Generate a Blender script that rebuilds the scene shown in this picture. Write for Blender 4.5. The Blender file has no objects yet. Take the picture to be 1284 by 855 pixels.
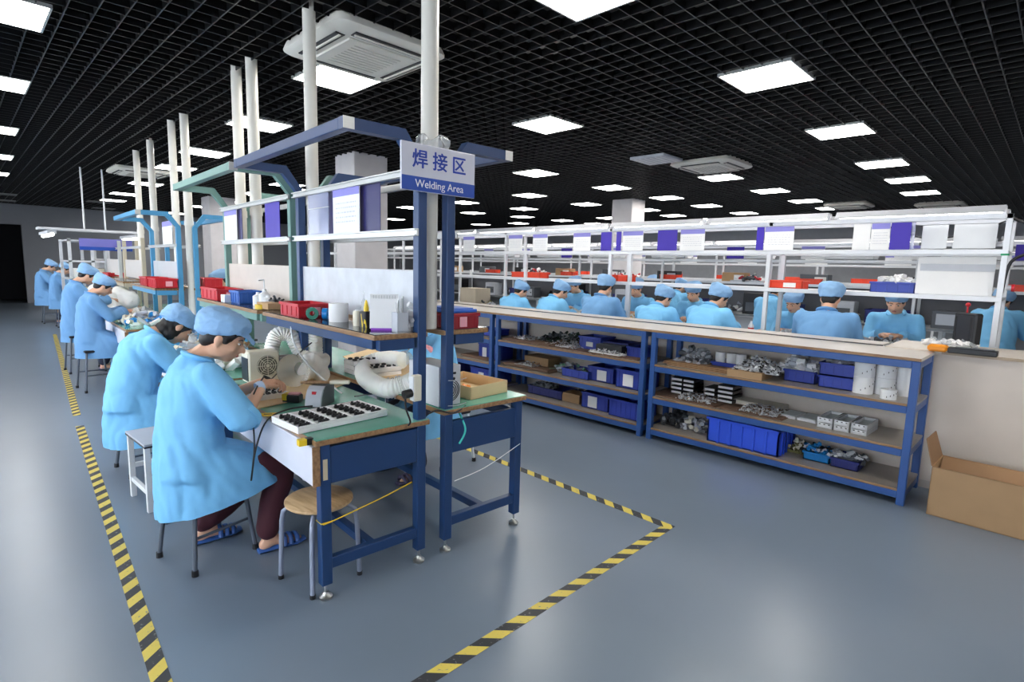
import bpy, bmesh, math, random
from mathutils import Vector, Matrix, Quaternion, noise
R = math.radians
random.seed(7)
C = bpy.context.scene.collection
SC = bpy.context.scene

# ------------------------------------------------------------------ camera
CAM_H, FPX = 1.6, 694.0
PITCH, YAW, ROLL = R(7.5), R(45.3), R(1.48)
fw = Vector((math.sin(YAW)*math.cos(PITCH), math.cos(YAW)*math.cos(PITCH), -math.sin(PITCH)))
rt0 = Vector((math.cos(YAW), -math.sin(YAW), 0)); up0 = rt0.cross(fw)
rt = rt0*math.cos(ROLL) + up0*math.sin(ROLL); up = -rt0*math.sin(ROLL) + up0*math.cos(ROLL)
cam_data = bpy.data.cameras.new('camera')
cam_data.sensor_width = 36; cam_data.lens = 36*FPX/1284; cam_data.clip_start = .05; cam_data.clip_end = 200
cam = bpy.data.objects.new('camera', cam_data); C.objects.link(cam)
cam.matrix_world = Matrix(((rt.x, up.x, -fw.x, 0), (rt.y, up.y, -fw.y, 0), (rt.z, up.z, -fw.z, CAM_H), (0, 0, 0, 1)))
SC.camera = cam
# ------------------------------------------------------------------ world, exposure
SC.view_settings.view_transform = 'Standard'; SC.view_settings.look = 'None'
SC.view_settings.gamma = 1; SC.view_settings.use_curve_mapping = False
SC.view_settings.exposure = 0.38
PANEL_EMIT, TUBE_EMIT, DAY = 22.0, 6.5, 9.0
world = bpy.data.worlds.new('world'); SC.world = world; world.use_nodes = True
world.node_tree.nodes['Background'].inputs[0].default_value = (.82, .9, 1, 1)
world.node_tree.nodes['Background'].inputs[1].default_value = DAY
SC.cycles.max_bounces = 6; SC.cycles.diffuse_bounces = 4; SC.cycles.glossy_bounces = 3
SC.cycles.transparent_max_bounces = 8; SC.cycles.sample_clamp_indirect = 6
SC.cycles.caustics_reflective = False; SC.cycles.caustics_refractive = False

# ------------------------------------------------------------------ measuring helpers: a sight line met with a real plane
def ray(px, py): return fw + (px-642)/FPX*rt - (py-427.5)/FPX*up
def P(px, py, z=0.0):
    d = ray(px, py); return Vector((0, 0, CAM_H)) + d*((z-CAM_H)/d.z)
def PX(px, py, X):
    d = ray(px, py); return Vector((0, 0, CAM_H)) + d*(X/d.x)
def PY(px, py, Y):
    d = ray(px, py); return Vector((0, 0, CAM_H)) + d*(Y/d.y)

# ------------------------------------------------------------------ materials
def lin(c):
    return tuple(((v/255)/12.92 if v/255 <= .04045 else ((v/255+.055)/1.055)**2.4) for v in c)
MATS = {}
def mat(name, rgb, rough=.5, metal=0, var=.06, scale=6, bump=0, bscale=40, emit=0, spec=.5, alpha=1, sss=0, trans=0, stretch=None, rvar=0):
    if name in MATS: return MATS[name]
    m = bpy.data.materials.new(name); m.use_nodes = True; MATS[name] = m
    nt = m.node_tree; N, Lk = nt.nodes, nt.links; b = N['Principled BSDF']
    col = lin(rgb)
    b.inputs['Roughness'].default_value = rough; b.inputs['Metallic'].default_value = metal
    b.inputs['Specular IOR Level'].default_value = spec
    b.inputs['Alpha'].default_value = alpha; b.inputs['Transmission Weight'].default_value = trans
    if sss:
        b.inputs['Subsurface Weight'].default_value = sss; b.inputs['Subsurface Radius'].default_value = (.02, .008, .004)
    if emit:
        b.inputs['Base Color'].default_value = (*col, 1)
        b.inputs['Emission Color'].default_value = (*col, 1); b.inputs['Emission Strength'].default_value = emit; return m
    tc = N.new('ShaderNodeTexCoord'); mp = N.new('ShaderNodeMapping'); Lk.new(tc.outputs['Object'], mp.inputs[0])
    if stretch: mp.inputs['Scale'].default_value = stretch
    nz = N.new('ShaderNodeTexNoise'); nz.inputs['Scale'].default_value = scale; nz.inputs['Detail'].default_value = 5
    Lk.new(mp.outputs[0], nz.inputs['Vector'])
    rp = N.new('ShaderNodeValToRGB'); rp.color_ramp.elements[0].position = .12; rp.color_ramp.elements[1].position = .88
    rp.color_ramp.elements[0].color = (*[v*(1-var*1.6) for v in col], 1)
    rp.color_ramp.elements[1].color = (*[min(1, v*(1+var*1.2)) for v in col], 1)
    Lk.new(nz.outputs['Fac'], rp.inputs[0]); Lk.new(rp.outputs[0], b.inputs['Base Color'])
    if rvar:
        mr = N.new('ShaderNodeMapRange'); mr.inputs[3].default_value = rough-rvar; mr.inputs[4].default_value = rough+rvar
        Lk.new(nz.outputs['Fac'], mr.inputs[0]); Lk.new(mr.outputs[0], b.inputs['Roughness'])
    if bump:
        n2 = N.new('ShaderNodeTexNoise'); n2.inputs['Scale'].default_value = bscale; n2.inputs['Detail'].default_value = 3
        Lk.new(mp.outputs[0], n2.inputs['Vector'])
        bp = N.new('ShaderNodeBump'); bp.inputs['Strength'].default_value = bump; bp.inputs['Distance'].default_value = .01
        Lk.new(n2.outputs['Fac'], bp.inputs['Height']); Lk.new(bp.outputs[0], b.inputs['Normal'])
    return m

def wood(name, a, b_, rough=.45):
    m = mat(name, a, rough)
    N, Lk = m.node_tree.nodes, m.node_tree.links; b = N['Principled BSDF']
    tc = N.new('ShaderNodeTexCoord'); mp = N.new('ShaderNodeMapping'); mp.inputs['Scale'].default_value = (18, 2.2, 18)
    Lk.new(tc.outputs['Object'], mp.inputs[0]); nz = N.new('ShaderNodeTexNoise'); nz.inputs['Scale'].default_value = 3; nz.inputs['Detail'].default_value = 8
    Lk.new(mp.outputs[0], nz.inputs['Vector']); rp = N.new('ShaderNodeValToRGB')
    rp.color_ramp.elements[0].position = .35; rp.color_ramp.elements[1].position = .65
    rp.color_ramp.elements[0].color = (*lin(a), 1); rp.color_ramp.elements[1].color = (*lin(b_), 1)
    Lk.new(nz.outputs['Fac'], rp.inputs[0]); Lk.new(rp.outputs[0], b.inputs['Base Color']); return m

def hazard(name):
    # black and yellow printed tape, diagonal stripes across the strip (object Y runs along the tape)
    m = mat(name, (205, 185, 75), .55)
    N, Lk = m.node_tree.nodes, m.node_tree.links; b = N['Principled BSDF']
    tc = N.new('ShaderNodeTexCoord'); sx = N.new('ShaderNodeSeparateXYZ'); Lk.new(tc.outputs['Object'], sx.inputs[0])
    ad = N.new('ShaderNodeMath'); ad.operation = 'MULTIPLY_ADD'; Lk.new(sx.outputs['X'], ad.inputs[0]); ad.inputs[1].default_value = -.95
    Lk.new(sx.outputs['Y'], ad.inputs[2])
    md = N.new('ShaderNodeMath'); md.operation = 'FLOORED_MODULO'; Lk.new(ad.outputs[0], md.inputs[0]); md.inputs[1].default_value = .15
    gt = N.new('ShaderNodeMath'); gt.operation = 'GREATER_THAN'; Lk.new(md.outputs[0], gt.inputs[0]); gt.inputs[1].default_value = .075
    nz = N.new('ShaderNodeTexNoise'); nz.inputs['Scale'].default_value = 55; nz.inputs['Detail'].default_value = 4; Lk.new(tc.outputs['Object'], nz.inputs['Vector'])
    wr = N.new('ShaderNodeValToRGB'); wr.color_ramp.elements[0].position = .62; wr.color_ramp.elements[1].position = .72; Lk.new(nz.outputs['Fac'], wr.inputs[0])
    mx = N.new('ShaderNodeMix'); mx.data_type = 'RGBA'; mx.inputs[6].default_value = (*lin((212, 190, 84)), 1); mx.inputs[7].default_value = (*lin((44, 46, 50)), 1)
    Lk.new(gt.outputs[0], mx.inputs[0])
    m2 = N.new('ShaderNodeMix'); m2.data_type = 'RGBA'; Lk.new(wr.outputs[0], m2.inputs[0]); Lk.new(mx.outputs[2], m2.inputs[6]); m2.inputs[7].default_value = (*lin((120, 122, 118)), 1)
    Lk.new(m2.outputs[2], b.inputs['Base Color']); return m

# ------------------------------------------------------------------ mesh building
class MB:
    def __init__(s): s.bm = bmesh.new(); s.mi = 0
    def box(s, a, b, bev=0, M=None):
        a, b = Vector(a), Vector(b); c = (a+b)/2; d = b-a
        r = bmesh.ops.create_cube(s.bm, size=1, matrix=Matrix.Translation(c) @ Matrix.Diagonal((abs(d.x), abs(d.y), abs(d.z), 1)))
        vs = r['verts']
        if bev:
            es = list({e for v in vs for e in v.link_edges})
            q = bmesh.ops.bevel(s.bm, geom=es, offset=bev, segments=1, affect='EDGES', profile=.5)
            vs = list({v for f in q['faces'] for v in f.verts} | {v for v in vs if v.is_valid})
        if M is not None: bmesh.ops.transform(s.bm, matrix=M, verts=vs)
        s._mi(vs); return s
    def _mi(s, vs):
        if s.mi:
            for f in {f for v in vs for f in v.link_faces}: f.material_index = s.mi
    def bar(s, p, q, w, h=None, bev=0, roll=0):
        p, q = Vector(p), Vector(q); h = h or w; d = q-p; L = d.length
        z = d.normalized(); ref = Vector((0, 0, 1)) if abs(z.z) < .95 else Vector((0, 1, 0))
        x = ref.cross(z).normalized(); y = z.cross(x)
        M = Matrix(((x.x, y.x, z.x, p.x), (x.y, y.y, z.y, p.y), (x.z, y.z, z.z, p.z), (0, 0, 0, 1)))
        if roll: M = M @ Matrix.Rotation(roll, 4, 'Z')
        return s.box((-w/2, -h/2, 0), (w/2, h/2, L), bev, M)
    def tube(s, pts, r, n=10, cap=True, close=False, sy=1.0):
        pts = [Vector(p) for p in pts]; k = len(pts); rr = r if isinstance(r, (list, tuple)) else [r]*k
        rings = []; prev = None
        for i, p in enumerate(pts):
            a = pts[i-1] if i else (pts[-1] if close else pts[0]); b = pts[(i+1) % k] if (i < k-1 or close) else pts[-1]
            t = (b-a).normalized()
            if prev is None:
                ref = Vector((0, 0, 1)) if abs(t.z) < .9 else Vector((1, 0, 0)); x = ref.cross(t).normalized()
            else: x = (prev - t*prev.dot(t)).normalized()
            prev = x; y = t.cross(x)
            rings.append([s.bm.verts.new(p + (x*math.cos(2*math.pi*j/n) + y*sy*math.sin(2*math.pi*j/n))*rr[i]) for j in range(n)])
        vs = [v for q in rings for v in q]
        for i in range(k if close else k-1):
            A, B = rings[i], rings[(i+1) % k]
            for j in range(n): s.bm.faces.new((A[j], A[(j+1) % n], B[(j+1) % n], B[j]))
        if cap and not close:
            s.bm.faces.new(rings[0][::-1]); s.bm.faces.new(rings[-1])
        s._mi(vs); return s
    def cyl(s, p, q, r, n=14): return s.tube([p, q], r, n)
    def lathe(s, prof, o=(0, 0, 0), n=18, M=None):
        o = Vector(o); rings = []; new = []
        for r, z in prof:
            ring = [s.bm.verts.new(o + Vector((r*math.cos(2*math.pi*j/n), r*math.sin(2*math.pi*j/n), z))) for j in range(n)] if r > 1e-5 else [s.bm.verts.new(o+Vector((0, 0, z)))]
            rings.append(ring); new += ring
        for A, B in zip(rings, rings[1:]):
            for j in range(n):
                if len(A) > 1 and len(B) > 1: s.bm.faces.new((A[j], A[(j+1) % n], B[(j+1) % n], B[j]))
                elif len(A) > 1: s.bm.faces.new((A[j], A[(j+1) % n], B[0]))
                elif len(B) > 1: s.bm.faces.new((A[0], B[(j+1) % n], B[j]))
        if M is not None: bmesh.ops.transform(s.bm, matrix=M, verts=new)
        s._mi(new); return s
    def loft(s, rings, n=20, cap=True):
        # rings: (centre, u vector, v vector) ellipse half axes
        rs = []
        for c, u, v in rings:
            c, u, v = Vector(c), Vector(u), Vector(v)
            rs.append([s.bm.verts.new(c + u*math.cos(2*math.pi*j/n) + v*math.sin(2*math.pi*j/n)) for j in range(n)])
        for A, B in zip(rs, rs[1:]):
            for j in range(n): s.bm.faces.new((A[j], A[(j+1) % n], B[(j+1) % n], B[j]))
        if cap: s.bm.faces.new(rs[0][::-1]); s.bm.faces.new(rs[-1])
        s._mi([v for r in rs for v in r]); return s
    def ball(s, c, r, M=None, n=2):
        r = Vector(r) if not isinstance(r, (int, float)) else Vector((r, r, r))
        T = Matrix.Translation(Vector(c)) @ (M.to_4x4() if M is not None else Matrix.Identity(4)) @ Matrix.Diagonal((*r, 1))
        q = bmesh.ops.create_icosphere(s.bm, subdivisions=n, radius=1, matrix=T); s._mi(q['verts']); return s
    def poly(s, pts, th=None):
        # flat prism from outline pts extruded by vector th
        vs = [s.bm.verts.new(Vector(p)) for p in pts]; new = list(vs)
        if th is None: s.bm.faces.new(vs)
        else:
            t = Vector(th); ws = [s.bm.verts.new(v.co+t) for v in vs]; k = len(vs); new += ws
            s.bm.faces.new(vs[::-1]); s.bm.faces.new(ws)
            for i in range(k): s.bm.faces.new((vs[i], vs[(i+1) % k], ws[(i+1) % k], ws[i]))
        s._mi(new); return s
    def mesh(s, name, mats, smooth=False):
        bmesh.ops.recalc_face_normals(s.bm, faces=s.bm.faces[:])
        me = bpy.data.meshes.new(name); s.bm.to_mesh(me); s.bm.free()
        for m in (mats if isinstance(mats, (list, tuple)) else [mats]): me.materials.append(m)
        if smooth: smooth_mesh(me)
        return me
    def build(s, name, mats, parent=None, smooth=False, loc=None):
        return link(name, s.mesh(name, mats, smooth), parent, loc)
def smooth_mesh(me, ang=40):
    me.polygons.foreach_set('use_smooth', [True]*len(me.polygons))
    if ang < 170:
        try: me.set_sharp_from_angle(angle=R(ang))
        except Exception: pass
def link(name, data, parent=None, loc=None):
    o = bpy.data.objects.new(name, data); C.objects.link(o)
    if parent is not None: o.parent = parent
    if loc is not None: o.location = loc
    return o
def tag(o, label, cat, group=None, kind=None):
    o['label'] = label; o['category'] = cat
    if group: o['group'] = group
    if kind: o['kind'] = kind
    return o
def thing(name, label, cat, loc=(0, 0, 0), rz=0, group=None):
    o = bpy.data.objects.new(name, None); C.objects.link(o); o.empty_display_size = .1
    o.location = loc; o.rotation_euler = (0, 0, rz); return tag(o, label, cat, group)
def struct(o): o['kind'] = 'structure'; return o
def dup(root, loc, rz=None, label=None, group=None, scale=None):
    r = root.copy(); C.objects.link(r); r.location = loc
    if rz is not None: r.rotation_euler = (0, 0, rz)
    if label: r['label'] = label
    if group: r['group'] = group
    if scale: r.scale = (scale,)*3
    for ch in list(root.children):
        c = ch.copy(); C.objects.link(c); c.parent = r
        for g in list(ch.children):
            d = g.copy(); C.objects.link(d); d.parent = c
    return r
def remeshed(bm, size, it=6, fac=.5):
    bmesh.ops.recalc_face_normals(bm, faces=bm.faces[:])
    me = bpy.data.meshes.new('tmp'); bm.to_mesh(me); bm.free()
    o = bpy.data.objects.new('tmp', me); C.objects.link(o)
    m = o.modifiers.new('r', 'REMESH'); m.mode = 'VOXEL'; m.voxel_size = size
    if it:
        q = o.modifiers.new('s', 'SMOOTH'); q.iterations = it; q.factor = fac
    dg = bpy.context.evaluated_depsgraph_get()
    me2 = bpy.data.meshes.new_from_object(o.evaluated_get(dg))
    bpy.data.objects.remove(o); bpy.data.meshes.remove(me)
    b = bmesh.new(); b.from_mesh(me2); bpy.data.meshes.remove(me2); return b

def fold(bm, amp, scale, seed, stretch=(1, 1, .35), zmax=9):
    bm.normal_update(); off = Vector((seed*3.1, seed*1.7, seed*.9))
    for v in bm.verts:
        c = v.co; q = Vector((c.x*stretch[0], c.y*stretch[1], c.z*stretch[2]))*scale+off
        a = noise.noise(q)+.5*noise.noise(q*2.1+Vector((5, 1, 2)))
        ridge = 1-abs(noise.noise(q*1.3+Vector((9, 9, 9))))*2
        v.co += v.normal*amp*(a*.8+ridge*.5)

# palette
BLUE = mat('dark_blue_paint', (28, 62, 108), .38, var=.08, scale=3)
GREEN = mat('sea_green_paint', (112, 150, 142), .45)
SKYB = mat('sky_blue_paint', (74, 150, 196), .4)
SHELFB = mat('shelf_blue_paint', (50, 88, 152), .35, var=.07)
STEEL = mat('bright_steel', (190, 192, 190), .3, 1)
ALU = mat('brushed_aluminium', (205, 206, 204), .38, .6, var=.05, stretch=(2, .3, 30))
WHITEP = mat('white_paint', (226, 228, 230), .4, var=.03)
PVC = mat('white_pvc', (226, 222, 212), .35, var=.04)
BOARD = mat('grey_white_laminate', (205, 200, 196), .45, var=.04)
LAMTOP = mat('worktop_laminate', (200, 192, 184), .4, var=.05)
SHELFTOP = mat('brownish_grey_shelf', (150, 142, 132), .32, var=.06)
EDGE = wood('plywood_edge', (166, 130, 92), (132, 98, 66))
MATG = mat('green_bench_mat', (104, 172, 152), .14, var=.08, scale=4, rvar=.08)
BLACKMAT = mat('black_glossy_mat', (52, 54, 60), .12, var=.1)
TAN = mat('tan_board', (226, 196, 150), .5, var=.05)
CARD = mat('cardboard', (176, 142, 104), .75, var=.06)
CARDIN = mat('cardboard_inside', (150, 116, 84), .8, var=.06)
RED = mat('red_plastic', (200, 36, 48), .35)
DKRED = mat('maroon_plastic', (150, 24, 40), .35)
ORANGE = mat('orange_red_plastic', (232, 70, 40), .4)
CRATEB = mat('royal_blue_plastic', (48, 68, 168), .38, var=.06)
CRATED = mat('navy_plastic', (36, 44, 120), .42)
CYAN = mat('cyan_blue_plastic', (20, 130, 205), .4)
PURPLE = mat('deep_purple_card', (58, 34, 168), .45)
LILAC = mat('lilac_print', (140, 136, 212), .5)
PAPER = mat('white_paper', (240, 240, 240), .6, var=.02)
FOAM = mat('white_foam', (240, 238, 238), .7, var=.02)
BLACK = mat('black_plastic', (26, 26, 30), .4)
DGREY = mat('dark_grey_plastic', (84, 88, 94), .4)
LGREY = mat('light_grey_plastic', (188, 192, 200), .4)
IVORY = mat('ivory_plastic', (226, 220, 200), .45)
YELLOW = mat('yellow_plastic', (236, 200, 40), .4)
SKIN = mat('skin', (226, 176, 146), .5, var=.04, sss=.08)
HAIR = mat('black_hair', (26, 22, 22), .5, var=.2, scale=60)
COAT = mat('sky_blue_cotton', (124, 194, 240), .75, var=.04, scale=5, bump=.12, bscale=260)
COAT2 = mat('medium_blue_cotton', (110, 160, 208), .75, var=.04, bump=.1, bscale=260)
CAPM = mat('pale_blue_cap_cotton', (142, 184, 226), .75, var=.06, scale=9, bump=.15, bscale=90)
TROU = mat('maroon_trousers', (74, 30, 42), .8)
TROUD = mat('navy_trousers', (34, 40, 62), .8)
SLIP = mat('blue_rubber', (52, 92, 160), .5)
DSLIP = mat('purple_grey_rubber', (70, 64, 92), .5)
CLEAR = mat('clear_plastic', (235, 240, 245), .12, alpha=.32, var=.02)
TRANSL = mat('clear_sleeve', (200, 205, 235), .15, alpha=.42, var=.02)
SILVERP = mat('silver_parts', (205, 206, 208), .3, .8)
BROWNS = mat('brown_fibreboard', (112, 86, 68), .6)
# ------------------------------------------------------------------ the setting
ZC = 3.28
XL, XR, YN, YF = -2.6, 21.0, -1.5, 25.0
def floor_mat():
    m = mat('epoxy_floor', (112, 124, 138), .29, var=.08, scale=.9, spec=.55)
    return m
fl = struct(MB().box((XL, YN, -.15), (XR, YF, 0)).build('floor', floor_mat()))
WALLG = mat('grey_wall_paint', (150, 152, 158), .7, var=.05, scale=1.5)
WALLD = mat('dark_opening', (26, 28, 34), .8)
WALLW = mat('pale_wall_paint', (196, 198, 202), .7, var=.05)
PLENUM = mat('black_plenum', (9, 9, 11), .8)
GRID = mat('black_ceiling_blade', (15, 16, 18), .34, var=.15, scale=2, spec=.42)
# left wall with its row of windows (daylight), seen only in reflections
wl = MB()
WIN = [(y, y+2.4) for y in (-.6, 2.6, 5.8, 9.0, 12.2, 15.4)]
wl.box((XL-.2, YN, 0), (XL, YF, .9)); wl.box((XL-.2, YN, 2.6), (XL, YF, 4.1))
ys = [YN]+[v for w in WIN for v in w]+[YF]
for a, b in zip(ys[::2], ys[1::2]): wl.box((XL-.2, a, .9), (XL, b, 2.6))
struct(wl.build('wall_left', WALLW))
GLASS = mat('window_glass', (235, 245, 250), .03, alpha=.12)
for i, (a, b) in enumerate(WIN):
    w = struct(link('window_%d' % (i+1), None)); w.location = (XL-.1, a, .9)
    f = MB()
    for y in (0, 1.2, 2.4): f.box((-.03, max(0, y-.03), 0), (.03, min(2.4, y+.03), 1.7))
    for z in (0, 1.66): f.box((-.03, 0, z), (.03, 2.4, z+.04))
    f.build('window_frame', ALU, w)
    for y in (.03, 1.23): MB().box((-.004, y, .04), (.004, y+1.14, 1.66)).build('pane', GLASS, w)
wf = MB(); wf.box((XL, YF, 2.62), (XR, YF+.2, 4.1)); wf.box((1.75, YF, 0), (XR, YF+.2, 2.62))
wf.box((XL, YF, 0), (-1.6, YF+.2, 2.62)); struct(wf.build('wall_back', WALLG))
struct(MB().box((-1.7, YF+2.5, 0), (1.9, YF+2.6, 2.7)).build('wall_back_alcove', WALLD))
struct(MB().box((-1.7, YF-.01, -.1), (1.9, YF+2.6, -.001)).build('floor_alcove', mat('alcove_floor', (90, 96, 104), .4)))
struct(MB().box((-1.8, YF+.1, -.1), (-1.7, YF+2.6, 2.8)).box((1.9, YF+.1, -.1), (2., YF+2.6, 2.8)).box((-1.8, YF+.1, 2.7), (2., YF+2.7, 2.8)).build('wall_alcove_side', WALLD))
struct(MB().box((XR, YN, 0), (XR+.2, YF, 4.1)).build('wall_right', mat('far_wall_paint', (176, 178, 184), .7)))
struct(MB().box((XL, YN-.2, 0), (XR, YN, 4.1)).build('wall_near', WALLW))
ceil = struct(MB().box((XL, YN, 4.1), (XR, YF, 4.2)).build('ceiling', PLENUM))
# open-cell ceiling: crossing blades hung in a black plenum
CELL = .154
def blade(ax, L):
    return (MB().box((-.004, 0, 0), (.004, L, .06)) if ax == 'y' else MB().box((0, -.004, .001), (L, .004, .059))).mesh('blade', GRID)
bx = blade('x', XR-XL); by = blade('y', YF-YN)
rest = MB(); n = 0
k = 0
while XL+.05+k*CELL < XR:
    x = XL+.05+k*CELL
    if k < 150: link('ceiling_blade', by, ceil, (x, YN, ZC))
    else: rest.box((x-.005, YN, ZC), (x+.005, YF, ZC+.06))
    k += 1
k = 0
while YN+.05+k*CELL < YF:
    y = YN+.05+k*CELL
    if k < 150: link('ceiling_blade', bx, ceil, (XL, y, ZC))
    else: rest.box((XL, y-.005, ZC+.001), (XR, y+.005, ZC+.059))
    k += 1
o = rest.build('ceiling_grid', GRID, ceil); o['kind'] = 'stuff'
# main runners and dim services above the grid
for i in range(6):
    link('ceiling_duct', MB().box((0, 0, 0), (.5, YF-YN-1, .35), .02).mesh('ceiling_duct', mat('dull_duct', (46, 46, 48), .4, .5)), ceil, (-.5+i*3.9, YN+.5, 3.62))
for i in range(7):
    MB().cyl((XL+.2, YN+2+i*3.4, 3.5), (XR-.2, YN+2+i*3.4, 3.5), .035, 8).build('ceiling_pipe', mat('dull_pipe', (74, 70, 64), .4, .4), ceil)

# pillars: found from where they meet the ceiling grid in the picture
def pillar(pxl, pxr, pyt, name, m=WALLW):
    a = P(pxl, pyt, ZC); d = a.length if False else math.hypot(a.x, a.y)
    w = (pxr-pxl)/FPX*d/1.35
    return struct(MB().box((a.x, a.y-w, 0), (a.x+w, a.y, ZC+.4), .01).build(name, m))

# ------------------------------------------------------------------ ceiling lights
LIT = mat('lit_diffuser', (255, 252, 246), emit=PANEL_EMIT)
UNLIT = mat('unlit_diffuser', (150, 150, 148), .5)
def light_mesh():
    f = MB()
    for a, b in (((-.3, -.3), (.3, -.285)), ((-.3, .285), (.3, .3)), ((-.3, -.285), (-.285, .285)), ((.285, -.285), (.3, .285))):
        f.box((*a, -.005), (*b, .02))
    return f.mesh('light_frame', ALU), MB().box((-.285, -.285, -.003), (.285, .285, .015)).mesh('diffuser', LIT), MB().box((-.285, -.285, -.006), (.285, .285, .02)).mesh('diffuser', UNLIT)
LF, LD, LU = light_mesh()
def ceiling_light(p, label, lit=True, group=None, rz=0):
    t = thing('ceiling_light', label, 'ceiling light', (p.x, p.y, ZC-.004), rz, group)
    link('light_frame', LF, t); link('diffuser', LD if lit else LU, t)
near = [((961, 100), 'large square lit panel in the grid ceiling, nearest of those over the storage shelf'),
 ((1054, 167), 'square lit ceiling panel, second back toward the right end of the storage shelf'),
 ((1106, 207), 'third lit ceiling panel in the row over the right end of the assembly line'),
 ((1138, 227), 'fourth lit ceiling panel in the row over the right end of the assembly line'),
 ((1154, 243), 'fifth and lowest-looking lit panel in the row over the right end of the assembly line'),
 ((687, 159), 'square lit ceiling panel right of the welding sign above the blue arm tip'),
 ((423, 102), 'big square lit ceiling panel right behind the air conditioner above the first bench'),
 ((325, 158), 'square lit ceiling panel partly behind two white pipes above the green bench'),
 ((257, 193), 'square lit ceiling panel behind the white pipes above the sky blue bench'),
 ((672, 218.5), 'lit ceiling panel, first in the column of small panels right of the sign'),
 ((664, 246), 'lit ceiling panel, second in the column of small panels right of the sign'),
 ((767, 236.5), 'lit ceiling panel just before the white pillar, upper of two beside it'),
 ((735, 257), 'lit ceiling panel left of the white pillar, lower of two beside it'),
 ((836, 249), 'lit ceiling panel right behind the top of the white pillar'),
 ((904, 224), 'lit ceiling panel just below the distant flat air conditioner'),
 ((966, 240.5), 'lit ceiling panel right of the distant air conditioner over the assembly line'),
 ((220, 212), 'lit ceiling panel behind the far pair of white pipes'),
 ((183, 231.5), 'narrow lit ceiling panel crossing the farthest white pipe'),
 ((-12, 11), 'corner of a lit ceiling panel cut by the top left of the view'),
 ((-15, 103), 'lit ceiling panel second in the column over the left aisle'),
 ((-15, 162), 'lit ceiling panel third in the column over the left aisle'),
 ((-13, 196), 'lit ceiling panel fourth in the column over the left aisle'),
 ((-13, 217.5), 'lit ceiling panel fifth in the column over the left aisle'),
 ((733, -8), 'lit ceiling panel cut by the top edge of the view')]
for (px, py), lb in near: ceiling_light(P(px, py, ZC-.02), lb)
far = [(657, 262.5, 'third lit panel in the column of small ceiling panels right of the sign'), (655, 272.5, 'fourth lit panel in the column of small ceiling panels right of the sign'),
 (650, 280.5, 'fifth and lowest lit panel in the column right of the sign'), (1010, 253, 'lit ceiling panel left of and above the grey distant air conditioner'), (1042, 262, 'lit ceiling panel touching the grey distant air conditioner'),
 (933, 268, 'distant lit ceiling panel above the wide page at the middle post'), (965, 273, 'thin distant lit panel just above the canopy over the middle post'), (886, 259, 'distant lit panel, lower of two under the flat air conditioner'),
 (880, 276, 'thin distant lit panel under the flat air conditioner, right above the canopy'), (844, 271, 'small lit panel low to the right of the white pillar'), (763, 274, 'small lit panel touching the left side of the white pillar'),
 (813, 279, 'thin lit panel at the right foot of the white pillar above the canopy'), (810, 264, 'lit panel touching the right side of the white pillar'), (705, 277, 'small lit panel halfway between the sign column and the white pillar'),
 (746, 281, 'thin lit panel just above the canopy left of the white pillar'), (582, 254.8, 'lit panel directly under the welding sign, topmost of three'), (593, 267.6, 'lit panel under the welding sign, middle of three'),
 (603, 282, 'lit panel under the welding sign, lowest of three'), (495, 275.5, 'lit panel between the rails left of the sign, lower of two'), (514, 261, 'lit panel between the rails left of the sign, upper of two'),
 (156, 244, 'narrow lit panel left of the farthest white pipe, upper of two'), (142, 252, 'narrow lit panel left of the farthest white pipe, lower of two'), (323, 244, 'small lit panel showing between the pair of pipes above the green bench'),
 (247, 259.5, 'small lit panel above the right sky blue post'), (221, 268, 'small lit panel behind the sky blue overhead arm'), (289, 253.7, 'small lit panel left of the paired pipes under the green beam'),
 (360, 232.8, 'lit panel behind the far blue arm left of the single pipe'), (379, 240, 'lit panel just left of the single white pipe above the rail'), (331, 246, 'small lit panel right of the paired pipes under the green arm')]
for px, py, lb in far: ceiling_light(P(px, py, ZC-.02), lb)
for px, py, lb in [(3, 244, 'at the far left edge, topmost of four'), (3, 252, 'at the far left edge, second of four'), (4, 258, 'at the far left edge, third of four'), (4, 264, 'at the far left edge, lowest of four'), (125, 254, 'above the far hanging lamps, upper of two'), (130, 262, 'above the far hanging lamps, lower of two')]:
    ceiling_light(P(px, py, ZC-.02), 'distant unlit grey ceiling panel '+lb, False)
# lights beyond the frame on the same lattice keep the room evenly lit
for x, y in ((2.2, -.6), (4.6, -.9), (-1.9, 1.5), (-1.9, 5.5)):
    ceiling_light(Vector((x, y, 0)), 'lit ceiling panel overhead beyond the view', group='panels overhead beyond the view')

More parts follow.
